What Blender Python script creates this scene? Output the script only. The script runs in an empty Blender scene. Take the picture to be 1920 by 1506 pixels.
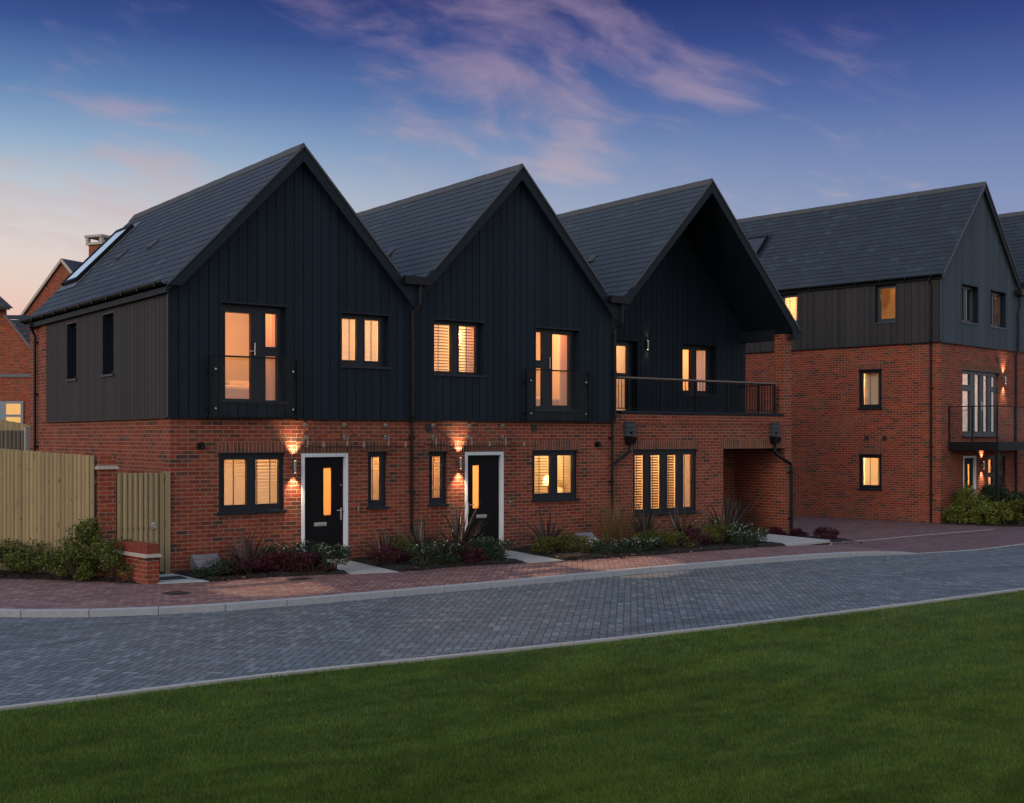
import bpy, bmesh, math, random
import numpy as np
from mathutils import Vector, Matrix
random.seed(11); rng = np.random.default_rng(5)
R = math.radians
sc = bpy.context.scene
C = sc.collection

# ------------------------------------------------------------------ camera
cam_d = bpy.data.cameras.new('camera'); cam = bpy.data.objects.new('camera', cam_d); C.objects.link(cam)
cam.location = (-7.837, -20.294, 2.41); cam.rotation_euler = (R(90), 0, R(-37.245))
cam_d.sensor_width = 36; cam_d.lens = 2220/1920*36; cam_d.shift_y = 67/1920; cam_d.clip_end = 3000
sc.camera = cam
YAW = R(37.245)
FWD = Vector((math.sin(YAW), math.cos(YAW), 0)); RGT = Vector((math.cos(YAW), -math.sin(YAW), 0))
CAM = Vector(cam.location)
def px_dir(px, py):                       # world direction of a picture point (used to place the clouds in the sky)
    return (FWD + RGT*((px-960)/2220) + Vector((0, 0, 1))*((820-py)/2220)).normalized()

# ------------------------------------------------------------------ node helper
class NT:
    def __init__(s, nt): s.nt = nt; s.n = nt.nodes; s.l = nt.links
    def new(s, t, **k):
        n = s.n.new(t)
        for a, b in k.items(): setattr(n, a, b)
        return n
    def put(s, sock, v):
        if isinstance(v, bpy.types.NodeSocket): s.l.new(v, sock)
        elif v is not None:
            if isinstance(v, (tuple, list)) and sock.type == 'RGBA' and len(v) == 3: v = (*v, 1)
            sock.default_value = v
    def m(s, op, a, b=None, c=None, clamp=False):
        n = s.new('ShaderNodeMath', operation=op, use_clamp=clamp)
        for i, v in enumerate((a, b, c)):
            if v is not None: s.put(n.inputs[i], v)
        return n.outputs[0]
    def vm(s, op, a, b=None, sc=None):
        n = s.new('ShaderNodeVectorMath', operation=op)
        s.put(n.inputs[0], a)
        if b is not None: s.put(n.inputs[1], b)
        if sc is not None: s.put(n.inputs['Scale'], sc)
        return n.outputs['Value'] if op in ('DOT_PRODUCT', 'LENGTH') else n.outputs[0]
    def xyz(s, v):
        n = s.new('ShaderNodeSeparateXYZ'); s.put(n.inputs[0], v); return n.outputs
    def comb(s, x, y, z=0.0):
        n = s.new('ShaderNodeCombineXYZ'); [s.put(n.inputs[i], v) for i, v in enumerate((x, y, z))]; return n.outputs[0]
    def noise(s, v, scale, detail=4, rough=.55, dist=0, w=None):
        n = s.new('ShaderNodeTexNoise'); s.put(n.inputs['Vector'], v); n.inputs['Scale'].default_value = scale
        n.inputs['Detail'].default_value = detail; n.inputs['Roughness'].default_value = rough; n.inputs['Distortion'].default_value = dist
        return n.outputs['Fac']
    def white(s, v):
        n = s.new('ShaderNodeTexWhiteNoise', noise_dimensions='2D'); s.put(n.inputs['Vector'], v); return n.outputs['Value']
    def ramp(s, f, stops, interp='LINEAR'):
        n = s.new('ShaderNodeValToRGB'); s.put(n.inputs[0], f); e = n.color_ramp; e.interpolation = interp
        while len(e.elements) < len(stops): e.elements.new(0.5)
        for el, (p, c) in zip(e.elements, stops): el.position = p; el.color = (*c, 1)
        return n.outputs[0]
    def mix(s, f, a, b, mode='MIX'):
        n = s.new('ShaderNodeMix', data_type='RGBA', blend_type=mode); s.put(n.inputs[0], f); s.put(n.inputs[6], a); s.put(n.inputs[7], b)
        return n.outputs[2]
    def rng(s, v, a, b, c=0.0, d=1.0, smooth=True):
        n = s.new('ShaderNodeMapRange'); n.interpolation_type = 'SMOOTHSTEP' if smooth else 'LINEAR'
        s.put(n.inputs[0], v); [s.put(n.inputs[i+1], x) for i, x in enumerate((a, b, c, d))]
        return n.outputs[0]
    def uv(s): return s.new('ShaderNodeTexCoord').outputs['UV']
    def obj(s): return s.new('ShaderNodeTexCoord').outputs['Object']
    def geo(s): return s.new('ShaderNodeNewGeometry').outputs['Position']

# ------------------------------------------------------------------ world: dusk sky
w = bpy.data.worlds.new('World'); sc.world = w; w.use_nodes = True
W = NT(w.node_tree); W.n.clear()
dirv = W.vm('NORMALIZE', W.new('ShaderNodeTexCoord').outputs['Generated'])
dx, dy, dz = W.xyz(dirv)
sky = W.new('ShaderNodeTexSky', sky_type='NISHITA', sun_disc=False)
SUN_EL, SUN_AZ = 2.0, 278.0      # sun just at the horizon, to the left of the houses (azimuth clockwise from +Y)
sky.sun_elevation = R(SUN_EL); sky.sun_rotation = R(SUN_AZ); sky.air_density = 1.5; sky.dust_density = 2.0; sky.ozone_density = 3.0
sv = Vector((math.sin(R(SUN_AZ)), math.cos(R(SUN_AZ)), 0))
toward = W.vm('DOT_PRODUCT', dirv, tuple(sv))            # 1 towards the afterglow
glow = W.rng(toward, -0.84, -0.06)
cool = W.ramp(W.m('MULTIPLY', dz, 1.6, clamp=True), [(0, (.36, .38, .50)), (.20, (.28, .325, .50)), (.30, (.215, .28, .48)), (.37, (.145, .205, .42)), (.43, (.078, .125, .345)), (.50, (.034, .060, .24)), (.56, (.015, .027, .15)), (.80, (.13, .18, .40)), (1, (.36, .46, .76))])
warm = W.ramp(W.m('MULTIPLY', dz, 1.6, clamp=True), [(0, (.86, .46, .32)), (.15, (.84, .55, .45)), (.20, (.80, .64, .56)), (.26, (.69, .65, .64)), (.32, (.47, .54, .62)), (.375, (.26, .39, .57)), (.43, (.12, .23, .45)), (.50, (.040, .088, .28)), (.56, (.018, .038, .175)), (.80, (.20, .26, .50)), (1, (.42, .50, .78))])
base = W.mix(glow, cool, warm)
# clouds: wind-drawn wisps on the sky dome; patches sit at fixed sky directions
plane = W.vm('SCALE', dirv, sc=W.m('DIVIDE', 1.0, W.m('ADD', dz, 0.22)))
rot = W.new('ShaderNodeMapping'); W.put(rot.inputs['Vector'], plane); rot.inputs['Rotation'].default_value = (0, 0, R(52)); rot.inputs['Scale'].default_value = (1.0, 2.3, 1.0)
warp = W.new('ShaderNodeTexNoise'); W.put(warp.inputs['Vector'], plane); warp.inputs['Scale'].default_value = 1.7; warp.inputs['Detail'].default_value = 3
wv = W.vm('SCALE', W.vm('SUBTRACT', warp.outputs['Color'], (.5, .5, .5)), sc=0.75)
cv = W.vm('ADD', rot.outputs[0], wv)
n1 = W.noise(cv, 2.8, 8, .56); n2 = W.noise(cv, 9.0, 6, .6)
cn = W.m('ADD', W.m('MULTIPLY', n1, .78), W.m('MULTIPLY', n2, .22))
mask = None
for px, py, rad, wgt in [(780, 60, .085, .75), (930, 95, .10, 1.0), (1090, 130, .085, 1.0), (1290, 185, .06, .9), (760, 190, .06, .8), (930, 210, .07, .85), (1060, 270, .05, .75), (800, 320, .055, .75),
                         (640, 30, .06, .55), (1230, 60, .09, .45), (1560, 60, .10, .45), (240, 370, .10, .85), (60, 400, .09, .7), (420, 310, .05, .6), (1500, 330, .12, .35), (60, 590, .08, .5)]:
    d = px_dir(px, py)
    g = W.m('MULTIPLY', W.rng(W.vm('DISTANCE', dirv, tuple(d)) if False else W.vm('LENGTH', W.vm('SUBTRACT', dirv, tuple(d))), 0.0, rad*1.9, 1.0, 0.0), wgt)
    mask = g if mask is None else W.m('MAXIMUM', mask, g)
behind = W.m('MULTIPLY', W.rng(W.vm('DOT_PRODUCT', dirv, tuple(FWD)), .4, -.2), .45)
mask = W.m('MAXIMUM', mask, behind)
thr = W.m('SUBTRACT', .65, W.m('MULTIPLY', mask, .29))
cl = W.rng(W.m('SUBTRACT', cn, thr), -.04, .26)
cloudcol = W.mix(W.rng(dz, .10, .34), (.70, .57, .53), (.33, .24, .37))
cloudcol = W.mix(W.rng(toward, -.2, .8), cloudcol, W.mix(.35, cloudcol, (.80, .52, .45)))
base = W.mix(W.m('MULTIPLY', cl, .68), base, cloudcol)
# the whole sky behind the camera, away from the blue dusk band, is a bright pale afterglow (it shows mirrored in the right-hand windows)
back = W.rng(W.vm('DOT_PRODUCT', dirv, tuple(FWD)), .82, -.05)
base = W.mix(W.m('MULTIPLY', back, .80), base, W.ramp(dz, [(0, (1.0, .86, .80)), (.5, (.62, .72, .82)), (1, (.38, .52, .74))]))
bg1 = W.new('ShaderNodeBackground'); W.put(bg1.inputs[0], base); bg1.inputs[1].default_value = 1.0
bg2 = W.new('ShaderNodeBackground'); W.put(bg2.inputs[0], sky.outputs[0]); bg2.inputs[1].default_value = 0.012
add = W.new('ShaderNodeAddShader'); W.l.new(bg1.outputs[0], add.inputs[0]); W.l.new(bg2.outputs[0], add.inputs[1])
W.l.new(add.outputs[0], W.new('ShaderNodeOutputWorld').inputs[0])

# ------------------------------------------------------------------ soft last light
sd = bpy.data.lights.new('sun', 'SUN'); sun = bpy.data.objects.new('sun', sd); C.objects.link(sun)
sd.energy = 1.05; sd.angle = R(28); sd.color = (1.0, .82, .68)
sdir = Vector((math.sin(R(252))*math.cos(R(20)), math.cos(R(252))*math.cos(R(20)), math.sin(R(20))))
sun.rotation_euler = sdir.to_track_quat('Z', 'Y').to_euler()
sc.view_settings.view_transform = 'Standard'; sc.view_settings.look = 'None'; sc.view_settings.exposure = 0.0; sc.view_settings.gamma = 1
sc.cycles.use_denoising = True; sc.cycles.max_bounces = 7; sc.cycles.transparent_max_bounces = 16; sc.cycles.caustics_reflective = False; sc.cycles.caustics_refractive = False
sc.cycles.sample_clamp_indirect = 6

# ------------------------------------------------------------------ materials
def mat(name):
    m = bpy.data.materials.new(name); m.use_nodes = True; t = NT(m.node_tree); t.n.clear()
    p = t.new('ShaderNodeBsdfPrincipled'); o = t.new('ShaderNodeOutputMaterial'); t.l.new(p.outputs[0], o.inputs[0])
    return m, t, p, o
def bump(t, p, h, strength=.3, dist=.01):
    b = t.new('ShaderNodeBump'); t.put(b.inputs['Height'], h); b.inputs['Strength'].default_value = strength; b.inputs['Distance'].default_value = dist
    t.l.new(b.outputs[0], p.inputs['Normal'])
def simple(name, col, rough=.5, metal=0, var=.25, scale=6, spec=None):
    m, t, p, o = mat(name)
    n = t.noise(t.obj(), scale, 5)
    c = t.mix(n, tuple(x*(1-var) for x in col), tuple(min(1, x*(1+var)) for x in col))
    t.put(p.inputs['Base Color'], c); p.inputs['Metallic'].default_value = metal
    t.put(p.inputs['Roughness'], t.m('ADD', rough-.08, t.m('MULTIPLY', n, .16)))
    if spec is not None: p.inputs['Specular IOR Level'].default_value = spec
    return m

def brick_mat(name, soldier=False, dark=.28, tint=(1, 1, 1)):
    m, t, p, o = mat(name)
    u, v, _ = t.xyz(t.uv())
    wob = t.m('MULTIPLY', t.m('SUBTRACT', t.noise(t.uv(), 18, 2), .5), .006)
    u0, v0 = u, v
    u = t.m('ADD', u, wob); v = t.m('ADD', v, wob)
    bl, bh = (.075, .225) if soldier else (.225, .075)
    row = t.m('FLOOR', t.m('DIVIDE', v, bh))
    off = 0.0 if soldier else t.m('MULTIPLY', t.m('FLOORED_MODULO', row, 2.0), bl/2)
    uu = t.m('DIVIDE', t.m('ADD', u, off), bl)
    col = t.m('FLOOR', uu)
    fu = t.m('MULTIPLY', t.m('SUBTRACT', uu, col), bl); fv = t.m('SUBTRACT', v, t.m('MULTIPLY', row, bh))
    eu = t.m('MINIMUM', fu, t.m('SUBTRACT', bl, fu)); ev = t.m('MINIMUM', fv, t.m('SUBTRACT', bh, fv))
    e = t.m('MINIMUM', eu, ev)
    mort = t.rng(e, .0045, .0075, 1.0, 0.0)
    rv = t.white(t.comb(col, row)); rv2 = t.white(t.comb(t.m('ADD', col, 31.7), t.m('ADD', row, 7.3)))
    cluster = t.noise(t.comb(t.m('MULTIPLY', u0, .8), t.m('MULTIPLY', v0, 2.4)), 1.6, 3)
    red = t.ramp(rv, [(0, (.13*tint[0], .036*tint[1], .024*tint[2])), (.25, (.19*tint[0], .046*tint[1], .028*tint[2])), (.6, (.25*tint[0], .056*tint[1], .030*tint[2])), (.85, (.21*tint[0], .060*tint[1], .042*tint[2])), (1, (.31*tint[0], .082*tint[1], .044*tint[2]))])
    drk = t.ramp(rv, [(0, (.045, .032, .030)), (.5, (.085, .043, .034)), (1, (.125, .056, .040))])
    isd = t.rng(t.m('ADD', rv2, t.m('MULTIPLY', t.m('SUBTRACT', cluster, .5), 2.0)), 1.0-dark, 1.06-dark)
    c = t.mix(t.m('MULTIPLY', isd, .85), red, drk)
    grit = t.noise(t.uv(), 55, 4)
    c = t.mix(.35, c, t.mix(grit, tuple([.03]*3), tuple([.62]*3)), 'SOFT_LIGHT')
    big = t.noise(t.uv(), .55, 3)
    c = t.mix(t.m('MULTIPLY', t.rng(big, .40, .70), .30), c, (.16, .062, .040))
    c = t.mix(t.m('MULTIPLY', t.rng(t.noise(t.uv(), 1.7, 2), .5, .7), .30), c, (.30, .105, .050))
    bloom = t.rng(t.noise(t.comb(t.m('MULTIPLY', u0, 1.0), t.m('MULTIPLY', v0, 1.6)), .9, 5, .7), .58, .74)
    c = t.mix(t.m('MULTIPLY', bloom, .16), c, (.36, .24, .20))
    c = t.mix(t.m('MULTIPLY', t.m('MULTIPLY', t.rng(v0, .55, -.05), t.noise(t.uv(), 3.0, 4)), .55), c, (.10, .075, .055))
    c = t.mix(t.m('MULTIPLY', mort, .92), c, t.mix(grit, (.25, .155, .105), (.40, .27, .19)))
    t.put(p.inputs['Base Color'], c); p.inputs['Roughness'].default_value = .85; p.inputs['Specular IOR Level'].default_value = .25
    h = t.m('ADD', t.m('MULTIPLY', mort, -1.0), t.m('ADD', t.m('MULTIPLY', grit, .25), t.m('MULTIPLY', rv2, .35)))
    bump(t, p, h, .8, .006)
    return m

def paving_mat(name, ang, cols, joint, rough, size=.1, stain=(.1, .1, .1), light=.25):
    m, t, p, o = mat(name)
    mp = t.new('ShaderNodeMapping'); t.put(mp.inputs['Vector'], t.geo()); mp.inputs['Rotation'].default_value = (0, 0, R(ang)); mp.inputs['Scale'].default_value = (1/size, 1/size, 1)
    wn = t.new('ShaderNodeTexNoise'); t.put(wn.inputs['Vector'], t.geo()); wn.inputs['Scale'].default_value = 5
    x, y, _ = t.xyz(t.vm('ADD', mp.outputs[0], t.vm('SCALE', t.vm('SUBTRACT', wn.outputs['Color'], (.5, .5, .5)), sc=.09)))
    i = t.m('FLOOR', x); j = t.m('FLOOR', y)
    k = t.m('FLOORED_MODULO', t.m('SUBTRACT', i, j), 4.0)
    hor = t.m('LESS_THAN', k, 1.5)
    def sel(a, b):
        n = t.new('ShaderNodeMix', data_type='FLOAT'); t.put(n.inputs[0], hor); t.put(n.inputs[2], b); t.put(n.inputs[3], a); return n.outputs[0]
    ih = t.m('SUBTRACT', i, k); jv = t.m('SUBTRACT', j, t.m('SUBTRACT', 3.0, k))
    bi = sel(ih, i); bj = sel(j, jv)
    lu = sel(t.m('SUBTRACT', x, ih), t.m('SUBTRACT', y, jv)); lv = sel(t.m('SUBTRACT', y, j), t.m('SUBTRACT', x, i))
    e = t.m('MINIMUM', t.m('MINIMUM', lu, t.m('SUBTRACT', 2.0, lu)), t.m('MINIMUM', lv, t.m('SUBTRACT', 1.0, lv)))
    jt = t.rng(e, .045, .105, 1.0, 0.0)
    rv = t.white(t.comb(bi, bj)); rv2 = t.white(t.comb(t.m('ADD', bi, 11.5), bj))
    c = t.ramp(rv, cols)
    g = t.noise(t.geo(), 70, 4); big = t.noise(t.geo(), .45, 4, .6)
    c = t.mix(.4, c, t.mix(g, (.05, .05, .05), (.85, .85, .85)), 'SOFT_LIGHT')
    c = t.mix(t.m('MULTIPLY', t.rng(big, .42, .70), light), c, stain)
    ty = t.noise(t.vm('MULTIPLY', t.geo(), (.10, 1.5, 1.0)), 1.0, 4, .6)
    c = t.mix(t.m('MULTIPLY', t.rng(ty, .54, .70), .38), c, joint)
    oil = t.rng(t.noise(t.geo(), .8, 2, .4), .70, .76)
    c = t.mix(t.m('MULTIPLY', oil, .35), c, joint)
    speck = t.rng(t.noise(t.geo(), 2.3, 6, .75), .66, .74)
    c = t.mix(t.m('MULTIPLY', speck, .35), c, (.32, .32, .34))
    c = t.mix(t.m('MULTIPLY', jt, .85), c, joint)
    t.put(p.inputs['Base Color'], c)
    t.put(p.inputs['Roughness'], t.m('ADD', rough, t.m('MULTIPLY', rv2, .18)))
    bump(t, p, t.m('ADD', t.m('MULTIPLY', jt, -1.0), t.m('ADD', t.m('MULTIPLY', rv2, .45), t.m('MULTIPLY', g, .25))), .75, .006)
    return m

def slate_mat(name, col=(.023, .034, .044)):
    m, t, p, o = mat(name)
    u, v, _ = t.xyz(t.uv())            # u along the eaves (m), v = course number + position in course
    row = t.m('FLOOR', v); fv = t.m('SUBTRACT', v, row)
    off = t.m('ADD', t.m('MULTIPLY', t.m('FLOORED_MODULO', row, 2.0), .15), t.m('MULTIPLY', t.white(t.comb(row, 3.0)), .03))
    uu = t.m('DIVIDE', t.m('ADD', u, off), .30); col_ = t.m('FLOOR', uu)
    fu = t.m('MULTIPLY', t.m('SUBTRACT', uu, col_), .30); e = t.m('MINIMUM', fu, t.m('SUBTRACT', .30, fu))
    jt = t.rng(e, .005, .012, 1.0, 0.0)
    edge = t.rng(fv, .0, .06, 1.0, 0.0)
    rv = t.white(t.comb(col_, row))
    c = t.ramp(rv, [(0, tuple(x*.58 for x in col)), (.5, col), (.9, tuple(x*1.35 for x in col)), (1, tuple(x*1.9 for x in col))])
    g = t.noise(t.obj(), 30, 5)
    c = t.mix(.3, c, t.mix(g, (.15, .15, .15), (.8, .8, .8)), 'SOFT_LIGHT')
    c = t.mix(t.m('MULTIPLY', jt, .9), c, (.006, .007, .009)); c = t.mix(t.m('MULTIPLY', edge, .4), c, (.005, .006, .008))
    t.put(p.inputs['Base Color'], c)
    t.put(p.inputs['Roughness'], t.m('ADD', .50, t.m('MULTIPLY', rv, .22))); p.inputs['Specular IOR Level'].default_value = .35
    bump(t, p, t.m('ADD', t.m('MULTIPLY', jt, -1.0), t.m('ADD', t.m('MULTIPLY', rv, .6), t.m('MULTIPLY', g, .3))), .5, .006)
    return m

def glass_mat(name, refl=1.0, tint=(1, 1, 1), base=.0, wav=0.0):
    m, t, p, o = mat(name); t.n.remove(p)
    tr = t.new('ShaderNodeBsdfTransparent'); t.put(tr.inputs[0], tint)
    gl = t.new('ShaderNodeBsdfGlossy'); gl.inputs['Roughness'].default_value = .015
    nz = t.noise(t.geo(), 1.6, 2); b = t.new('ShaderNodeBump'); t.put(b.inputs['Height'], nz); b.inputs['Strength'].default_value = .12; b.inputs['Distance'].default_value = .05
    if wav: t.l.new(b.outputs[0], gl.inputs['Normal'])
    g = t.new('ShaderNodeNewGeometry'); cs = t.m('ABSOLUTE', t.vm('DOT_PRODUCT', g.outputs['Incoming'], g.outputs['Normal']))
    F = t.m('ADD', .04, t.m('MULTIPLY', t.m('POWER', t.m('SUBTRACT', 1.0, cs), 5.0), .96))
    f = t.m('ADD', t.m('MULTIPLY', F, refl), base, clamp=True)
    mx = t.new('ShaderNodeMixShader'); t.put(mx.inputs[0], f); t.l.new(tr.outputs[0], mx.inputs[1]); t.l.new(gl.outputs[0], mx.inputs[2]); t.l.new(mx.outputs[0], o.inputs[0])
    return m

def cloth_mat(name, col, trans=.5):
    m, t, p, o = mat(name); t.n.remove(p)
    d = t.new('ShaderNodeBsdfDiffuse'); tl = t.new('ShaderNodeBsdfTranslucent'); t.put(d.inputs[0], col); t.put(tl.inputs[0], col)
    mx = t.new('ShaderNodeMixShader'); mx.inputs[0].default_value = trans; t.l.new(d.outputs[0], mx.inputs[1]); t.l.new(tl.outputs[0], mx.inputs[2]); t.l.new(mx.outputs[0], o.inputs[0])
    return m
def leaf_mat(name, cols, rough=.5):
    m, t, p, o = mat(name)
    oi = t.new('ShaderNodeAttribute', attribute_name='lv'); oi.attribute_type = 'GEOMETRY'
    c = t.ramp(oi.outputs['Fac'], cols)
    t.put(p.inputs['Base Color'], c); p.inputs['Roughness'].default_value = rough; p.inputs['Specular IOR Level'].default_value = .3
    tl = t.new('ShaderNodeBsdfTranslucent'); t.put(tl.inputs[0], c)
    mx = t.new('ShaderNodeMixShader'); mx.inputs[0].default_value = .25; t.l.new(p.outputs[0], mx.inputs[1]); t.l.new(tl.outputs[0], mx.inputs[2]); t.l.new(mx.outputs[0], o.inputs[0])
    return m
def clad_mat(name, col):
    m, t, p, o = mat(name)
    mp = t.new('ShaderNodeMapping'); t.put(mp.inputs['Vector'], t.uv()); mp.inputs['Scale'].default_value = (60, 3.0, 1)
    g = t.noise(mp.outputs[0], 1.0, 5, .6); big = t.noise(t.uv(), .5, 3)
    u, v, _ = t.xyz(t.uv())
    rv = t.white(t.comb(t.m('FLOOR', t.m('DIVIDE', u, .185)), 1.0))
    c = t.mix(t.m('ADD', t.m('MULTIPLY', rv, .6), t.m('MULTIPLY', big, .4)), tuple(x*.66 for x in col), tuple(x*1.42 for x in col))
    c = t.mix(t.m('MULTIPLY', g, .25), c, tuple(x*1.6 for x in col))
    t.put(p.inputs['Base Color'], c); p.inputs['Roughness'].default_value = .7; p.inputs['Specular IOR Level'].default_value = .2
    bump(t, p, g, .35, .003)
    return m
def timber_mat(name, c0, c1):
    m, t, p, o = mat(name)
    u, v, _ = t.xyz(t.uv())
    ud = t.m('DIVIDE', u, .1); pl = t.m('FLOOR', ud); rv = t.white(t.comb(pl, 1.0))
    gv = t.comb(t.m('MULTIPLY', u, 40.0), t.m('ADD', t.m('MULTIPLY', v, 2.2), t.m('MULTIPLY', rv, 40.0)))
    g = t.noise(gv, 1.0, 5, .6)
    kn = t.noise(t.comb(t.m('MULTIPLY', u, 14.0), t.m('ADD', t.m('MULTIPLY', v, 5.0), t.m('MULTIPLY', rv, 9.0))), 1.0, 2)
    c = t.mix(t.m('ADD', t.m('MULTIPLY', g, .55), t.m('MULTIPLY', rv, .45)), c0, c1)
    c = t.mix(t.m('MULTIPLY', t.rng(kn, .64, .72), .8), c, (.07, .035, .015))
    c = t.mix(t.m('MULTIPLY', t.rng(t.noise(t.uv(), 1.2, 4), .5, .8), .3), c, (.13, .12, .07))
    c = t.mix(t.m('MULTIPLY', t.rng(v, .55, .0), .45), c, (.07, .07, .045))
    c = t.mix(t.m('MULTIPLY', t.white(t.comb(pl, 9.0)), .35), c, (.19, .15, .10))
    t.put(p.inputs['Base Color'], c); p.inputs['Roughness'].default_value = .8
    bump(t, p, g, .4, .004)
    return m

M = {}
M['brick'] = brick_mat('red_brick', False, .17, (1.08, .88, .80)); M['soldier'] = brick_mat('soldier_brick', True, .30)
M['brick_b'] = brick_mat('orange_red_brick', False, .20, (1.22, .84, .64)); M['soldier_b'] = brick_mat('soldier_orange_brick', True, .2, (1.0, .86, .72))
M['brick_far'] = brick_mat('sunset_tinted_brick', False, .05, (1.45, 1.15, .85))  # far brick: sunset glow put into a brighter, more orange colour
M['road'] = paving_mat('grey_block_paving', 45-2, [(0, (.080, .096, .106)), (.4, (.110, .132, .144)), (.8, (.138, .162, .175)), (1, (.20, .225, .24))], (.014, .017, .020), .55, .1, (.145, .172, .185), .35)
M['pave'] = paving_mat('red_block_paving', 45-5, [(0, (.15, .070, .064)), (.4, (.215, .102, .092)), (.75, (.245, .135, .125)), (1, (.29, .18, .165))], (.038, .022, .022), .6, .1, (.175, .115, .125), .6)
M['drive'] = paving_mat('driveway_block_paving', 38, [(0, (.10, .05, .05)), (.4, (.145, .068, .064)), (.75, (.17, .09, .09)), (1, (.20, .12, .115))], (.032, .018, .018), .6, .1, (.14, .09, .10), .6)
M['slate'] = slate_mat('blue_black_slate'); M['slate_b'] = slate_mat('dark_slate', (.017, .026, .035))
M['clad'] = clad_mat('anthracite_boarding', (.0064, .0132, .0208)); M['clad_b'] = clad_mat('blue_grey_boarding', (.052, .069, .086)); M['clad_lit_side'] = clad_mat('glow_tinted_boarding', (.032, .031, .033))  # side boarding: warm glow from the left put into a paler, browner tone
M['backing'] = simple('black_membrane', (.004, .004, .005), .9)
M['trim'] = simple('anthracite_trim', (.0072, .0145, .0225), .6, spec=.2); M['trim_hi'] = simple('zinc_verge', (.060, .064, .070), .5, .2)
M['ridge'] = simple('ridge_tile_grey', (.055, .055, .058), .75)
M['frame'] = simple('anthracite_frame', (.0075, .012, .021), .42, 0, .1, spec=.3); M['frame_b'] = simple('grey_frame', (.032, .043, .055), .4, 0, .1)
M['frame_far'] = simple('pale_blue_grey_frame', (.20, .25, .30), .5)
M['black'] = simple('black_plastic', (.004, .004, .005), .45, 0, .2, spec=.25); M['blackmetal'] = simple('black_powder_coat', (.004, .0045, .006), .5, spec=.2)
M['door'] = simple('black_composite_door', (.003, .0035, .005), .5, 0, .2, spec=.15)
M['white'] = simple('white_frame', (.70, .74, .80), .4, 0, .06)
M['steel'] = simple('brushed_steel', (.58, .56, .53), .25, 1, .1); M['lampsteel'] = simple('dull_steel', (.30, .29, .28), .35, 1, .1); M['lead'] = simple('grey_lead', (.10, .12, .145), .55, 0, .3); M['spout'] = simple('dark_slate_spout', (.035, .045, .06), .6, 0, .3)
M['glass'] = glass_mat('window_glass', 2.0); M['glass_dark'] = glass_mat('unlit_window_glass', 1.2, (.6, .65, .7))
M['glass_refl'] = glass_mat('reflecting_glass', 2.0, (.85, .85, .85), .30); M['skyglass'] = glass_mat('rooflight_glass', .15, (.95, .98, 1.0), .02); M['sky_reflection'] = simple('painted_sky_reflection', (.78, .88, .98), .8, 0, .05)  # pale blue panel colour paints the rooflight's sky reflection
M['balglass'] = glass_mat('balustrade_glass', .08, (.94, .96, .95)); M['canglass'] = glass_mat('canopy_glass', .9, (.93, .96, .94))
M['concrete'] = simple('pale_concrete', (.36, .35, .33), .85, 0, .18, 9); M['kerb'] = simple('kerb_concrete', (.30, .315, .33), .85, 0, .25, 14); M['stone'] = simple('cast_stone', (.45, .39, .33), .8, 0, .15)
M['slab'] = simple('pale_paving_slab', (.38, .39, .38), .8, 0, .12, 8)
M['tile'] = simple('red_clay_tile', (.20, .048, .030), .8, 0, .45, 22, spec=.2)
M['timber'] = timber_mat('featheredge_timber', (.18, .130, .062), (.48, .37, .18)); M['timber_dk'] = timber_mat('weathered_timber', (.075, .068, .055), (.15, .135, .11)); M['handrail'] = simple('brown_grey_handrail', (.15, .115, .10), .5)
M['meter'] = simple('grey_plastic_meter_lid', (.17, .16, .175), .55, 0, .1); M['iron'] = simple('cast_iron', (.02, .018, .017), .6)
M['mat'] = simple('dark_grating', (.02, .024, .032), .7)
M['room'] = simple('warm_painted_wall', (.82, .70, .52), .9, 0, .04); M['roomdoor'] = simple('panelled_room_door', (.93, .84, .66), .5, 0, .05); M['roomfloor'] = simple('room_floor', (.35, .22, .12), .8)
M['slat'] = cloth_mat('blind_slat', (.95, .86, .70), .45); M['tape'] = cloth_mat('blind_tape', (.25, .20, .17), .3); M['curtain'] = cloth_mat('curtain', (.86, .68, .52), .5); M['darkslat'] = cloth_mat('dark_slat', (.42, .27, .13), .35)
M['net'] = cloth_mat('pale_net_curtain', (.92, .92, .98), .35); M['linen'] = simple('bed_linen', (.80, .66, .60), .9, 0, .1); M['wood'] = simple('warm_wood', (.28, .14, .06), .5)

def soil_mat():
    m, t, p, o = mat('bark_mulch')
    n = t.noise(t.geo(), 26, 5, .7); n2 = t.noise(t.geo(), 90, 3, .6)
    c = t.ramp(n, [(.25, (.004, .003, .003)), (.5, (.011, .007, .005)), (.66, (.024, .013, .009)), (.78, (.07, .04, .028))])
    t.put(p.inputs['Base Color'], c); p.inputs['Roughness'].default_value = .95
    bump(t, p, t.m('ADD', n, t.m('MULTIPLY', n2, .5)), 1.0, .04)
    return m
M['soil'] = soil_mat()
def turf_mat():
    m, t, p, o = mat('turf_base')
    n = t.noise(t.geo(), 1.1, 5, .6); n2 = t.noise(t.geo(), 40, 4, .6)
    t.put(p.inputs['Base Color'], t.mix(t.m('MULTIPLY', t.m('ADD', n, n2), .5), (.020, .040, .006), (.050, .088, .014))); p.inputs['Roughness'].default_value = .9
    bump(t, p, n2, .8, .03)
    return m
M['turf'] = turf_mat()
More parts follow.
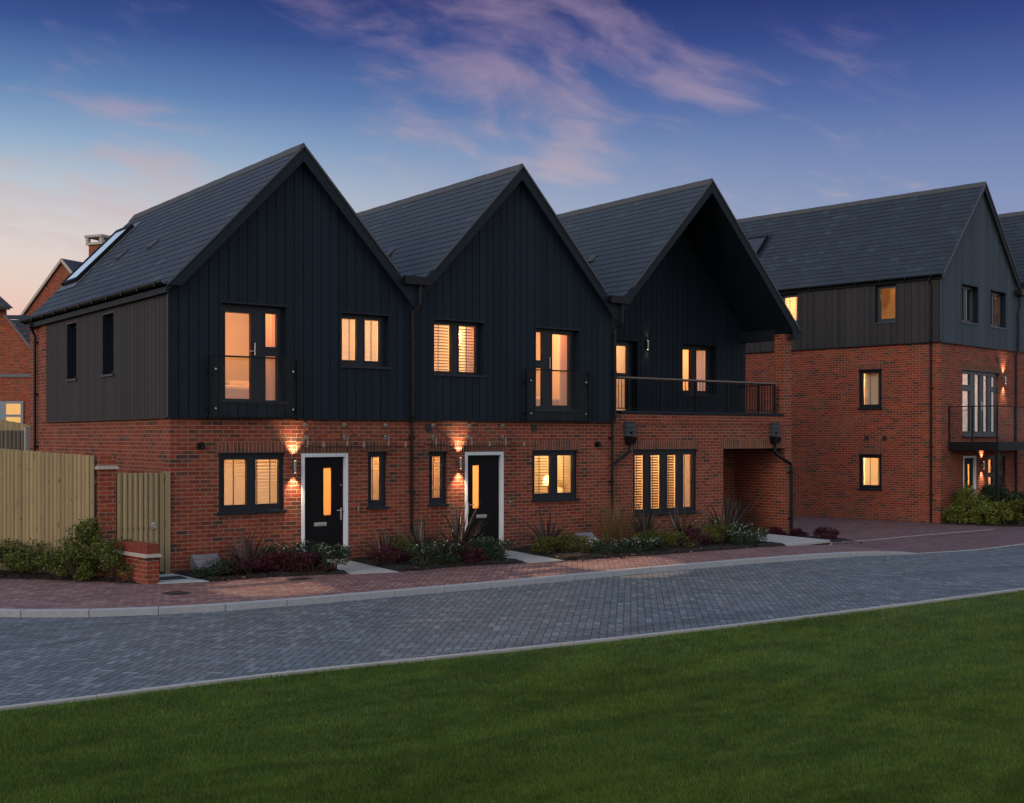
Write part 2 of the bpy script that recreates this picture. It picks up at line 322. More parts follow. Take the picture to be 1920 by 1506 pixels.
def blade_mat():
    m, t, p, o = mat('grass_blade')
    at = t.new('ShaderNodeAttribute', attribute_name='lv').outputs['Fac']
    pos = t.geo()
    mp = t.new('ShaderNodeMapping'); t.put(mp.inputs['Vector'], pos); mp.inputs['Rotation'].default_value = (0, 0, R(20)); mp.inputs['Scale'].default_value = (.45, 1.3, 1)
    big = t.noise(mp.outputs[0], .8, 4, .6, 1.6); mid = t.noise(pos, 3.5, 3, .6)
    c = t.ramp(at, [(0, (.022, .052, .006)), (.3, (.060, .115, .012)), (.7, (.112, .190, .021)), (.93, (.165, .27, .032)), (1, (.34, .34, .10))])
    dk = t.rng(t.m('ADD', t.m('MULTIPLY', big, .65), t.m('MULTIPLY', mid, .35)), .37, .63)  # broad bands: shading of the lawn's undulation put into blade colour
    c = t.mix(dk, t.mix(.52, c, (.019, .046, .006)), t.mix(.22, c, (.15, .22, .035)))
    t.put(p.inputs['Base Color'], c); p.inputs['Roughness'].default_value = .55; p.inputs['Specular IOR Level'].default_value = .2
    tl = t.new('ShaderNodeBsdfTranslucent'); t.put(tl.inputs[0], c)
    mx = t.new('ShaderNodeMixShader'); mx.inputs[0].default_value = .3; t.l.new(p.outputs[0], mx.inputs[1]); t.l.new(tl.outputs[0], mx.inputs[2]); t.l.new(mx.outputs[0], o.inputs[0])
    return m
M['blade'] = blade_mat()

# ------------------------------------------------------------------ mesh helpers
class Fr:                                     # a wall plane: u along it, d outwards, z up
    def __init__(s, o, u, n): s.o = Vector(o); s.u = Vector(u); s.n = Vector(n)
    def __call__(s, u, d, z): return s.o + s.u*u + s.n*d + Vector((0, 0, z))
FRONT = Fr((0, 0, 0), (1, 0, 0), (0, -1, 0)); LEFT = Fr((0, 0, 0), (0, 1, 0), (-1, 0, 0))
WORLDF = Fr((0, 0, 0), (1, 0, 0), (0, 1, 0))

class MB:
    def __init__(s): s.v = []; s.f = []; s.uv = {}; s.mi = []; s.cur = 0
    def poly(s, pts, uvs=None):
        i = len(s.v); s.v += [tuple(p) for p in pts]; s.f.append(tuple(range(i, i+len(pts)))); s.mi.append(s.cur)
        if uvs: s.uv[len(s.f)-1] = uvs
        return s
    def hexa(s, P):                            # 8 points: 0-3 one side, 4-7 the other
        i = len(s.v); s.v += [tuple(p) for p in P]
        for f in ((0, 1, 2, 3), (7, 6, 5, 4), (0, 4, 5, 1), (1, 5, 6, 2), (2, 6, 7, 3), (3, 7, 4, 0)):
            s.f.append(tuple(i+k for k in f)); s.mi.append(s.cur)
        return s
    def box(s, fr, u0, u1, d0, d1, z0, z1):
        return s.hexa([fr(u0, d0, z0), fr(u1, d0, z0), fr(u1, d0, z1), fr(u0, d0, z1), fr(u0, d1, z0), fr(u1, d1, z0), fr(u1, d1, z1), fr(u0, d1, z1)])
    def prism(s, fr, pts, d0, d1):             # polygon (u,z) extruded along d
        n = len(pts); i = len(s.v)
        s.v += [tuple(fr(u, d0, z)) for u, z in pts] + [tuple(fr(u, d1, z)) for u, z in pts]
        s.f.append(tuple(range(i, i+n))); s.f.append(tuple(range(i+2*n-1, i+n-1, -1))); s.mi += [s.cur]*2
        for k in range(n):
            s.f.append((i+k, i+n+k, i+n+(k+1) % n, i+(k+1) % n)); s.mi.append(s.cur)
        return s
    def tube(s, pts, r, seg=10, caps=True, radii=None):
        pts = [Vector(p) for p in pts]; i0 = len(s.v); n = len(pts)
        for k, p in enumerate(pts):
            t = (pts[min(k+1, n-1)]-pts[max(k-1, 0)]).normalized()
            a = t.cross(Vector((0, 0, 1)));  a = a.normalized() if a.length > .05 else Vector((1, 0, 0)); b = t.cross(a).normalized()
            rr = radii[k] if radii else r
            for q in range(seg):
                th = 2*math.pi*q/seg; s.v.append(tuple(p+a*math.cos(th)*rr+b*math.sin(th)*rr))
        for k in range(n-1):
            for q in range(seg):
                A = i0+k*seg+q; B = i0+k*seg+(q+1) % seg; s.f.append((A, B, B+seg, A+seg)); s.mi.append(s.cur)
        if caps:
            s.f.append(tuple(i0+q for q in range(seg))[::-1]); s.f.append(tuple(i0+(n-1)*seg+q for q in range(seg))); s.mi += [s.cur]*2
        return s
    def build(s, name, mats, parent=None, loc=None, bevel=0, smooth=False, uvfn=None):
        me = bpy.data.meshes.new(name); me.from_pydata(s.v, [], s.f)
        for m in (mats if isinstance(mats, (list, tuple)) else [mats]): me.materials.append(M[m] if isinstance(m, str) else m)
        if len(s.mi) == len(me.polygons): me.polygons.foreach_set('material_index', s.mi)
        ul = me.uv_layers.new(name='UVMap'); me.update()
        for p in me.polygons:
            nx, ny, nz = (abs(c) for c in p.normal)
            ex = s.uv.get(p.index)
            for q, li in enumerate(p.loop_indices):
                co = me.vertices[me.loops[li].vertex_index].co
                if ex: ul.data[li].uv = ex[q]
                elif uvfn: ul.data[li].uv = uvfn(co)
                elif nz > .8: ul.data[li].uv = (co.x, co.y)
                elif nx > ny: ul.data[li].uv = (co.y, co.z)
                else: ul.data[li].uv = (co.x, co.z)
        if smooth: me.polygons.foreach_set('use_smooth', [True]*len(me.polygons))
        o = bpy.data.objects.new(name, me); C.objects.link(o)
        if parent is not None: o.parent = parent
        if loc is not None: o.location = loc
        if bevel:
            b = o.modifiers.new('bevel', 'BEVEL'); b.width = bevel; b.segments = 2; b.limit_method = 'ANGLE'
        return o

def tag(o, label=None, cat=None, group=None, kind=None):
    if label: o['label'] = label
    if cat: o['category'] = cat
    if group: o['group'] = group
    if kind: o['kind'] = kind
    return o
def empty(name, loc=(0, 0, 0), rz=0):
    o = bpy.data.objects.new(name, None); C.objects.link(o); o.location = loc; o.rotation_euler = (0, 0, rz); o.empty_display_size = .3; return o

def grid_wall(mb, fr, u0, u1, z0, z1, holes, th, top=None):
    """wall slab with real openings (reveals included)"""
    us = sorted({u0, u1, *[h[i] for h in holes for i in (0, 1) if u0 < h[i] < u1]}); zs = sorted({z0, z1, *[h[i] for h in holes for i in (2, 3) if z0 < h[i] < z1]})
    def solid(i, j):
        if i < 0 or j < 0 or i >= len(us)-1 or j >= len(zs)-1: return False
        cu, cz = (us[i]+us[i+1])/2, (zs[j]+zs[j+1])/2
        return not any(h[0] < cu < h[1] and h[2] < cz < h[3] for h in holes)
    for i in range(len(us)-1):
        for j in range(len(zs)-1):
            if not solid(i, j): continue
            a, b, c, d = us[i], us[i+1], zs[j], zs[j+1]
            mb.poly([fr(a, 0, c), fr(b, 0, c), fr(b, 0, d), fr(a, 0, d)]); mb.poly([fr(a, -th, c), fr(a, -th, d), fr(b, -th, d), fr(b, -th, c)])
            if not solid(i-1, j): mb.poly([fr(a, 0, c), fr(a, 0, d), fr(a, -th, d), fr(a, -th, c)])
            if not solid(i+1, j): mb.poly([fr(b, 0, c), fr(b, -th, c), fr(b, -th, d), fr(b, 0, d)])
            if not solid(i, j-1): mb.poly([fr(a, 0, c), fr(a, -th, c), fr(b, -th, c), fr(b, 0, c)])
            if not solid(i, j+1): mb.poly([fr(a, 0, d), fr(b, 0, d), fr(b, -th, d), fr(a, -th, d)])

def cladding(parent, fr, u0, u1, z0, top, holes, mkey, d0=.0, d1=.045, pitch=.185, peak=None, name='cladding'):
    """separate vertical boards, each with its shadow gap, over a dark membrane; cut round the openings"""
    rr = random.Random(int((u0+z0)*100)+7)
    mb = MB()
    def cols(a, b, gap, dd0, dd1, joints):
        cuts = sorted({a, b, *[h[i] for h in holes for i in (0, 1) if a < h[i] < b], *([peak] if peak is not None and a < peak < b else [])})
        for p, q in zip(cuts, cuts[1:]):
            c = (p+q)/2; ivs = [(z0, None)]
            for h in sorted(holes, key=lambda h: h[2]):
                if h[0] < c < h[1]:
                    lo, hi = ivs.pop(); ivs += [(lo, h[2]), (h[3], hi)]
            for lo, hi in ivs:
                tp, tq = (top(p), top(q)) if hi is None else (hi, hi)
                if max(tp, tq) <= lo+.01: continue
                tp, tq = max(tp, lo+.001), max(tq, lo+.001)
                if joints and hi is None and min(tp, tq)-lo > 1.4 and rr.random() < .5:
                    jz = lo+rr.uniform(.5, min(tp, tq)-lo-.4)
                    mb.prism(fr, [(p, lo), (q, lo), (q, jz-.004), (p, jz-.004)], dd0, dd1); mb.prism(fr, [(p, jz), (q, jz), (q, tq), (p, tp)], dd0, dd1)
                else: mb.prism(fr, [(p, lo), (q, lo), (q, tq), (p, tp)], dd0, dd1)
    mb.cur = 1; cols(u0, u1, 0, d0, d0+.012, False)
    mb.cur = 0; n = max(1, round((u1-u0)/pitch)); st = (u1-u0)/n
    for k in range(n): cols(u0+k*st+.006, u0+(k+1)*st-.006, 0, d0+.012, d1, True)
    return mb.build(name, [mkey, 'backing'], parent)

def window(parent, fr, u0, u1, z0, z1, lights, rec=.12, fw=.075, mat_f='frame', glass='glass', sill=True, bars=(), deep=.07, blind=None, sillout=.06, label=None, head=True, name='window', tapes=True):
    """frame with real depth set back in the opening. lights: list of (ua,ub,za,zb) glass rectangles"""
    mb = MB(); d1 = -rec; d0 = -rec-deep
    grid_wall(mb, Fr(fr(0, d1, 0), fr.u, fr.n), u0, u1, z0, z1, lights, deep)
    # raised sash round each light
    for (a, b, c, d) in lights:
        for (p, q, r_, s_) in ((a-.028, a, c-.028, d+.028), (b, b+.028, c-.028, d+.028), (a, b, c-.028, c), (a, b, d, d+.028)):
            mb.box(fr, p, q, d1, d1+.012, r_, s_)
    o = mb.build(name, mat_f, parent)
    if label: o['label'] = label
    for (a, b, c, d) in lights:
        MB().box(fr, a-.004, b+.004, d0+.030, d0+.038, c-.004, d+.004).build('pane', glass, o)
    if sill:
        MB().box(fr, u0-.03, u1+.03, d1-.02, sillout, z0-.035, z0+.012).build('sill', mat_f, o, bevel=.004)
    if head:
        MB().box(fr, u0-.02, u1+.02, -.01, sillout-.025, z1+.001, z1+.02).build('head_flashing', mat_f, o)
    if blind:
        for (a, b, c, d) in lights: blind_for(o, fr, a-.03, b+.03, c-.03, d+.02, d0-.06, **blind)
    return o
def blind_for(win, fr, a, b, c, d, dd, pitch=.062, tilt=58, m='slat', tapes=(.33,), drop=1.0):
    mb = MB(); hw = .030; s_, c_ = math.sin(R(tilt))*hw, math.cos(R(tilt))*hw
    z = d-.03; end = d-(d-c)*drop
    while z > end:
        mb.hexa([fr(a, dd-c_, z+s_), fr(b, dd-c_, z+s_), fr(b, dd+c_, z-s_), fr(a, dd+c_, z-s_), fr(a, dd-c_, z+s_+.002), fr(b, dd-c_, z+s_+.002), fr(b, dd+c_, z-s_+.002), fr(a, dd+c_, z-s_+.002)]); z -= pitch
    bl = mb.build('blind', m, win)
    tp = MB()
    for q in tapes: u = a+(b-a)*q; tp.box(fr, u-.011, u+.011, dd+.028, dd+.030, end, d)
    if tapes: tp.build('blind_tape', 'tape', win)
def curtain_for(win, fr, a, b, c, d, dd, m='curtain', seed=0):
    mb = MB(); n = 26; P = []
    for i in range(n+1):
        u = a+(b-a)*i/n; P.append((u, dd+.03*math.sin(i*1.35+seed)+.01*math.sin(i*3.1)))
    for (p, q) in zip(P, P[1:]):
        mb.poly([fr(p[0], p[1], c), fr(q[0], q[1], c), fr(q[0], q[1], d), fr(p[0], p[1], d)])
    return mb.build('curtain', m, win, smooth=True)

def room(parent, fr, u0, u1, z0, z1, depth=2.6, start=.32, P=26, lpos=None, col=(1.0, .53, .21), wall='room', rad=.07, name='room_interior'):
    mb = MB(); a, b = -start, -start-depth
    mb.poly([fr(u0, b, z0), fr(u1, b, z0), fr(u1, b, z1), fr(u0, b, z1)])
    mb.poly([fr(u0, a, z0), fr(u0, b, z0), fr(u0, b, z1), fr(u0, a, z1)]); mb.poly([fr(u1, a, z0), fr(u1, a, z1), fr(u1, b, z1), fr(u1, b, z0)])
    mb.poly([fr(u0, a, z1), fr(u0, b, z1), fr(u1, b, z1), fr(u1, a, z1)])
    mb.cur = 1; mb.poly([fr(u0, a, z0), fr(u1, a, z0), fr(u1, b, z0), fr(u0, b, z0)])
    o = mb.build(name, [wall, 'roomfloor'], parent)
    if u1-u0 > 1.7 and depth > 1.9:
        dq = MB(); dq.box(fr, u0+.38*(u1-u0), u0+.38*(u1-u0)+.76, b+.001, b+.035, z0, min(z0+2.0, z1-.12)); dq.build('inner_door', 'roomdoor', o, bevel=.004)
    if P:
        lu, ld, lz = lpos if lpos else ((u0+u1)/2, .55*depth, z1-.25)
        ld_ = bpy.data.lights.new('room_light', 'POINT'); ld_.energy = P*3.1; ld_.color = col; ld_.shadow_soft_size = rad
        lo = bpy.data.objects.new('room_light', ld_); C.objects.link(lo); lo.parent = o; lo.location = fr(lu, -start-ld, lz)
    return o

def course_roof(parent, y0, y1, xr, zr, xl, xrt, k, mkey='slate', ex=.20, th=.10, name='roof', notch=()):
    """two slopes of real slate courses: every course a sheet whose lower edge stands 12 mm proud"""
    mb = MB(); L = math.hypot(1, k)
    for sgn, xe in ((-1, xl), (1, xrt)):
        run = abs(xr-xe)*L; n = max(1, round(run/ex)); e = run/n
        ux = sgn/L; uz = -k/L; nx, nz = sgn*k/L, 1/L          # down-slope unit, outward normal
        for r in range(n):
            s0, s1 = r*e, (r+1)*e+.0                              # distance down the slope
            def pt(s_, h, y): return (xr+ux*s_+nx*h, y, zr+uz*s_+nz*h)
            row = (n-r)+ (0 if sgn < 0 else 50)
            A, B, Cc, D = pt(s0, 0, y0), pt(s0, 0, y1), pt(s1, .009, y1), pt(s1, .009, y0)
            mb.poly([A, B, Cc, D], [(y0, row+.999), (y1, row+.999), (y1, row+.001), (y0, row+.001)])
            E1, E2 = pt(s1, 0, y0), pt(s1, 0, y1)
            mb.poly([D, Cc, E2, E1], [(y0, row+.05), (y1, row+.05), (y1, row+.001), (y0, row+.001)])
        # underside slab
        top0 = (xr, zr-.001); bot = (xe, zr-.001-k*abs(xr-xe))
        mb.cur = 1
        mb.prism(Fr((0, 0, 0), (1, 0, 0), (0, 1, 0)), [(top0[0], top0[1]-.003), (bot[0], bot[1]-.003), (bot[0], bot[1]-th*L), (top0[0], top0[1]-th*L)], y0+.002, y1-.002)
        mb.cur = 0
    return mb.build(name, [mkey, 'trim'], parent)
def ridge_caps(parent, y0, y1, xr, zr, k, seg=.45, mkey='ridge'):
    mb = MB(); y = y0; a = .13
    i = 0
    while y < y1-.01:
        ye = min(y+seg-.008, y1); h = .05+.004*(i % 2)
        mb.prism(Fr((0, 0, 0), (1, 0, 0), (0, 1, 0)), [(xr-a, zr-a*k+.025), (xr, zr+h), (xr+a, zr-a*k+.025), (xr+a, zr-a*k-.0), (xr, zr+.004), (xr-a, zr-a*k-.0)], y, ye)
        y += seg; i += 1
    return mb.build('ridge_capping', mkey, parent)
def bargeboard(parent, xr, zr, k, xe, y0, y1, wv=.42, box=False, mkey='trim', zb=None, bw=.2, name='bargeboard'):
    s = 1 if xe > xr else -1
    ze = zr-k*abs(xr-xe)
    top = .10*math.hypot(1, k)*0
    pts = [(xr, zr-.005), (xe, ze-.005)]
    if box: pts += [(xe, zb), (xe-s*bw, zb), (xe-s*bw, zr-wv-k*abs(xr-xe+s*bw))] if zr-wv-k*abs(xr-(xe-s*bw)) > zb else [(xe, zb), (xr+s*(zr-wv-zb)/k, zb)]
    else: pts += [(xe, ze-wv)]
    pts += [(xr, zr-wv)]
    o = MB().prism(Fr((0, 0, 0), (1, 0, 0), (0, 1, 0)), pts, y0, y1).build(name, mkey, parent, bevel=.003)
    # verge strip, standing proud along the rake
    p0, p1 = Vector((xr, 0, zr+.018)), Vector((xe, 0, ze+.018))
    MB().prism(Fr((0, 0, 0), (1, 0, 0), (0, 1, 0)), [(p0.x, p0.z), (p1.x, p1.z), (p1.x, p1.z-.05), (p0.x, p0.z-.05)], y0-.022, y0-.002).build('verge_strip', 'trim_hi', o)
    return o
def gutter(parent, y0, y1, x, z, side=-1, r=.065):
    mb = MB(); n = 8; prof = []
    for q in range(n+1):
        th = math.pi*q/n; prof.append((x+side*(-math.cos(th))*r, z-math.sin(th)*r))
    inner = [(px+(x-px)*.12, pz+.006) for px, pz in prof][::-1]
    mb.prism(Fr((0, 0, 0), (1, 0, 0), (0, 1, 0)), prof+inner, y0, y1)
    y = y0+.3
    while y < y1:
        mb.box(WORLDF, x-r-.008, x+r+.004, y, y+.035, z-r-.012, z+.006); y += .85
    return mb.build('gutter', 'black', parent, smooth=False)
def pipe(parent, pts, r=.034, clips=(), fr=FRONT, mkey='black', name='downpipe'):
    mb = MB(); mb.tube(pts, r, 12)
    for (u, d, z) in clips:
        mb.box(fr, u-r-.03, u+r+.03, 0.001 if d < .2 else d-.1, d-r*.3, z-.015, z+.015); mb.tube([fr(u, d, z-.03), fr(u, d, z+.03)], r+.008, 12)
    return mb.build(name, mkey, parent, smooth=False)
def wall_lamp(parent, fr, u, z, d=.085, up=4, dn=4, col=(1.0, .68, .40)):
    mb = MB(); mb.tube([fr(u, d, z-.075), fr(u, d, z+.095)], .033, 16); mb.tube([fr(u, .0, z-.02), fr(u, d, z-.02)], .02, 8); mb.tube([fr(u, .001, z-.02), fr(u, .02, z-.02)], .045, 14)
    mb.tube([fr(u, d, z-.13), fr(u, d, z-.075)], .024, 12)
    o = mb.build('wall_lamp', 'lampsteel', parent)
    for sgn, P in ((1, up), (-1, dn)):
        ld = bpy.data.lights.new('lamp_light', 'SPOT'); ld.energy = P*3.8; ld.color = col; ld.spot_size = R(84); ld.spot_blend = 1.0; ld.shadow_soft_size = .03
        lo = bpy.data.objects.new('lamp_light', ld); C.objects.link(lo); lo.parent = o; lo.location = fr(u, d, z+sgn*.165)
        n = fr.n; tgt = Vector((0, 0, -sgn)) + n*0.12      # light leaves along -Z of the lamp object
        lo.rotation_euler = tgt.to_track_quat('Z', 'Y').to_euler()
        e = MB().tube([fr(u, d, z+.0952 if sgn > 0 else z-.1302), fr(u, d, z+.098 if sgn > 0 else z-.133)], .018, 12).build('lamp_lens', M['lens'], o)
    return o
def lens_mat():
    m, t, p, o = mat('lamp_lens'); e = t.new('ShaderNodeEmission'); t.put(e.inputs[0], (1, .75, .5)); e.inputs[1].default_value = 5; t.l.new(e.outputs[0], o.inputs[0]); return m
M['lens'] = lens_mat()
def soldier(parent, fr, u0, u1, z0, z1=None, mkey='soldier', d=.004):
    z1 = z1 or z0+.225
    mb = MB(); mb.box(fr, u0, u1, -.01, d, z0, z1)
    o = mb.build('soldier_course', mkey, parent)
    for p in o.data.polygons:
        for li in p.loop_indices:
            uvl = o.data.uv_layers[0].data[li]; uvl.uv = (uvl.uv[0], uvl.uv[1]-z0+.0)
    return o
def round_vent(parent, fr, u, z, r=.07):
    mb = MB(); mb.tube([fr(u, 0, z), fr(u, .06, z)], r, 18); mb.tube([fr(u, .06, z), fr(u, .10, z)], r*.6, 14); return mb.build('extract_vent', 'black', parent)
def square_vent(parent, fr, u, z):
    mb = MB(); mb.box(fr, u-.075, u+.075, 0, .012, z-.075, z+.075)
    for q in range(5): mb.box(fr, u-.068, u+.068, .012, .022, z-.062+q*.028, z-.048+q*.028)
    return mb.build('air_brick', 'iron', parent)

def front_door(parent, fr, u0, u1, z0, z1, glass_side, handle_side, rec=.06):
    leaf = MB(); fw = .07; a, b, c, d = u0+fw, u1-fw, z0+.05, z1-fw
    w_ = b-a
    ga, gb = (a+w_*.50, a+w_*.705) if glass_side > 0 else (a+w_*.20, a+w_*.40)
    gz0, gz1 = .905, 1.815
    grid_wall(leaf, Fr(fr(0, -rec-.01, 0), fr.u, fr.n), a, b, c, d, [(ga, gb, gz0, gz1)], .045)
    for (p, q, r_, s_) in ((ga-.02, ga, gz0-.02, gz1+.02), (gb, gb+.02, gz0-.02, gz1+.02), (ga, gb, gz0-.02, gz0), (ga, gb, gz1, gz1+.02)): leaf.box(fr, p, q, -rec-.01, -rec, r_, s_)
    o = leaf.build('front_door', 'door', parent)
    MB().box(fr, ga-.003, gb+.003, -rec-.035, -rec-.028, gz0, gz1).build('pane', 'frosted', o)
    f = MB()
    f.box(fr, u0, u0+fw, -rec-.06, .012, z0, z1); f.box(fr, u1-fw, u1, -rec-.06, .012, z0, z1); f.box(fr, u0+fw, u1-fw, -rec-.06, .012, z1-fw, z1); f.box(fr, u0+fw, u1-fw, -rec-.06, .02, z0, z0+.045)
    f.build('door_frame', 'white', o, bevel=.006)
    hu = b-.055 if handle_side > 0 else a+.055; s = -1 if handle_side > 0 else 1
    h = MB(); h.box(fr, hu-.016, hu+.016, -rec-.01, -rec+.004, .80, 1.04); h.tube([fr(hu, -rec, .99), fr(hu, -rec+.05, .99), fr(hu+s*.12, -rec+.05, .99)], .011, 8)
    h.build('handle', 'steel', o)
    lu = a+w_*.42 if glass_side > 0 else a+w_*.46
    l = MB(); l.box(fr, lu-.135, lu+.135, -rec-.01, -rec+.004, .70, .775); l.box(fr, lu-.115, lu+.115, -rec+.004, -rec+.009, .715, .76); l.build('letter_plate', 'steel', o, bevel=.003)
    MB().tube([fr(hu-(-s)*.0+.0, -rec-.01, 1.48), fr(hu, -rec+.006, 1.48)], .013, 10).build('door_lock', 'steel', o)
    return o
def frosted():
    m, t, p, o = mat('frosted_glass'); t.n.remove(p)
    tl = t.new('ShaderNodeBsdfTranslucent'); t.put(tl.inputs[0], (.95, .85, .7)); gl = t.new('ShaderNodeBsdfGlossy'); gl.inputs['Roughness'].default_value = .2
    mx = t.new('ShaderNodeMixShader'); mx.inputs[0].default_value = .06; t.l.new(tl.outputs[0], mx.inputs[1]); t.l.new(gl.outputs[0], mx.inputs[2]); t.l.new(mx.outputs[0], o.inputs[0])
    return m
M['frosted'] = frosted()

def juliet(parent, fr, u0, u1, z0, z1, d=.17):
    mb = MB()
    for u in (u0, u1): mb.box(fr, u-.025, u+.025, d-.05, d, z0-.08, z1); mb.box(fr, u-.02, u+.02, .0, d-.05, z0+.1, z0+.16); mb.box(fr, u-.02, u+.02, .0, d-.05, z1-.32, z1-.26)
    mb.box(fr, u0-.03, u1+.03, d-.045, d+.012, z1, z1+.028); mb.box(fr, u0+.026, u1-.026, d-.04, d-.01, z0-.03, z0-.008)
    o = mb.build('juliet_balcony', 'blackmetal', parent)
    MB().box(fr, u0+.05, u1-.05, d-.03, d-.018, z0, z1-.002).build('glass_panel', 'balglass', o)
    for u in (u0+.10, u1-.10):
        for z in (z0+.13, z1-.22): MB().tube([fr(u, d-.035, z), fr(u, d-.005, z)], .016, 10).build('glass_stud', 'steel', o)
    return o
def canopy(parent, fr, u0, u1, fix, z=2.27, dep=.9):
    mb = MB(); mb.hexa([fr(u0, .02, z), fr(u1, .02, z), fr(u1, dep, z-.045), fr(u0, dep, z-.045), fr(u0, .02, z+.014), fr(u1, .02, z+.014), fr(u1, dep, z-.031), fr(u0, dep, z-.031)])
    o = mb.build('door_canopy', 'canglass', parent)
    e = MB(); e.box(fr, u0, u1, dep, dep+.006, z-.046, z-.031); e.hexa([fr(u0-.006, .02, z), fr(u0, .02, z), fr(u0, dep, z-.045), fr(u0-.006, dep, z-.045), fr(u0-.006, .02, z+.014), fr(u0, .02, z+.014), fr(u0, dep, z-.031), fr(u0-.006, dep, z-.031)])
    e.build('canopy_edge', 'black', o)
    for u in fix:
        t = MB(); t.tube([fr(u, 0, 2.645), fr(u, .015, 2.645)], .042, 16); t.tube([fr(u, .015, 2.645), fr(u, .05, 2.63)], .014, 8)
        t.tube([fr(u, .04, 2.635), fr(u, dep-.14, z+.05)], .008, 6); t.tube([fr(u, dep-.14, z-.06), fr(u, dep-.14, z+.06)], .016, 8); t.tube([fr(u, dep-.14, z-.028), fr(u, dep-.14, z-.018)], .032, 12)
        t.build('tie_rod', 'lampsteel', o)
        t = MB(); t.tube([fr(u, 0, 2.41), fr(u, .015, 2.41)], .042, 16); t.tube([fr(u, .015, 2.41), fr(u, .13, 2.41)], .014, 8); t.tube([fr(u, .13, z-.05), fr(u, .13, 2.43)], .013, 8); t.tube([fr(u, .13, z+.014), fr(u, .13, z+.024)], .03, 12)
        t.build('wall_bracket', 'lampsteel', o)
        MB().tube([fr(u, .0, z-.02), fr(u, .03, z-.02)], .025, 10).build('glass_clamp', 'lampsteel', o)
    return o
def lining(win, fr, u0, u1, z0, z1, d0, d1, mkey='trim', t=.012):
    mb = MB(); mb.box(fr, u0, u0+t, d0, d1, z0, z1); mb.box(fr, u1-t, u1, d0, d1, z0, z1); mb.box(fr, u0+t, u1-t, d0, d1, z1-t, z1); mb.box(fr, u0+t, u1-t, d0, d1, z0, z0+t)
    mb.build('lining', mkey, win)

# ================================================================== SETTING: ground, road, pavement
def sstep(t): t = min(max(t, 0), 1); return t*t*(3-2*t)
def zpave(x, y=0): return -.27*sstep((x-12)/7)
def zroad(x, y=0): return -.10-.17*sstep((x-12)/7)
def sheet(name, poly_rows, zf, mkey, kind='structure'):
    """strip between two polylines, cut finely along x so that it follows the fall of the land"""
    a, b = poly_rows; mb = MB(); N = 160
    def at(pl, t):
        L = [0]
        for p, q in zip(pl, pl[1:]): L.append(L[-1]+math.dist(p, q))
        d = t*L[-1]
        for i in range(len(pl)-1):
            if d <= L[i+1]+1e-9: s = (d-L[i])/max(1e-9, L[i+1]-L[i]); return (pl[i][0]+(pl[i+1][0]-pl[i][0])*s, pl[i][1]+(pl[i+1][1]-pl[i][1])*s)
        return pl[-1]
    for k in range(N):
        p0, p1, q0, q1 = at(a, k/N), at(a, (k+1)/N), at(b, k/N), at(b, (k+1)/N)
        for r in range(4):
            f0, f1 = r/4, (r+1)/4
            P = [(p0[0]+(q0[0]-p0[0])*f, p0[1]+(q0[1]-p0[1])*f) for f in (f0, f1)]; Q = [(p1[0]+(q1[0]-p1[0])*f, p1[1]+(q1[1]-p1[1])*f) for f in (f0, f1)]
            mb.poly([(*c, zf(*c)) for c in (P[0], Q[0], Q[1], P[1])])
    return tag(mb.build(name, mkey), kind=kind)
def smooth_line(pts, n=8):
    out = []
    for i in range(len(pts)-1):
        p0 = pts[max(i-1, 0)]; p1 = pts[i]; p2 = pts[i+1]; p3 = pts[min(i+2, len(pts)-1)]
        for k in range(n):
            t = k/n
            out.append(tuple(.5*((2*p1[c])+(-p0[c]+p2[c])*t+(2*p0[c]-5*p1[c]+4*p2[c]-p3[c])*t*t+(-p0[c]+3*p1[c]-3*p2[c]+p3[c])*t**3) for c in (0, 1)))
    out.append(pts[-1]); return out
kerb_line = smooth_line([(-7.6, 6.0), (-6.2, 2.2), (-4.9, -.9), (-3.5, -2.66), (-2.61, -3.39), (-1.62, -3.84), (-.6, -4.08), (.74, -4.19), (4.29, -4.30), (7.45, -4.28), (10.5, -4.40), (13.0, -4.66), (14.8, -4.80)])
grass_line = smooth_line([(-14, -8.3), (-5.0, -8.78), (-2.47, -8.85), (.55, -9.22), (4.54, -9.62), (10.73, -9.9), (20, -10.2), (40, -10.8), (70, -12)])
bed_line = smooth_line([(-6.2, 7.0), (-4.6, 3.6), (-2.9, 1.35), (-2.1, .62), (-1.3, -.42), (-.86, -1.2)])
bed2 = [(-.86, -1.2), (-.67, -1.31), (.18, -1.52), (1.3, -1.55), (2.5, -1.95), (3.4, -2.22), (5.0, -2.15), (6.15, -2.45), (6.95, -2.5), (9.3, -2.79), (11.3, -2.86), (13.0, -3.02), (14.8, -2.82)]
line_far = [(14.8, -2.82), (15.65, -2.18), (17.8, -1.55), (19.9, -1.36), (24.0, -1.45)]

tag(MB().poly([(-500, -500, -.62), (500, -500, -.62), (500, 800, -.62), (-500, 800, -.62)]).build('ground', 'turf'), kind='structure')
sheet('lawn', (grass_line, [(-14, -60), (20, -60), (70, -60)]), lambda x, y: zroad(x)-.012, 'turf')
far_edge = kerb_line + [(15.4, -4.82), (20.5, -4.45), (40, -3.9), (80, -3)]
sheet('road', (far_edge, grass_line), zroad, 'road')
sheet('back_garden', ([(-4.6, 60), (14, 60)], [(-1.2, .25), (16, .25)]), lambda x, y: -.02 if x < 10 else -.3, 'turf')
sheet('road_left_arm', ([(-30, 12), (-16, 2), (-14, -8.3)], kerb_line[:20][::1]), lambda x, y: zroad(x)-.004, 'road')
# pavement between planting and kerb, 4 mm under nothing: one sheet each
pk = kerb_line; inner = bed_line[:-1]+bed2
sheet('pavement', (inner, [(x, y+.0) for x, y in pk]), zpave, 'pave')
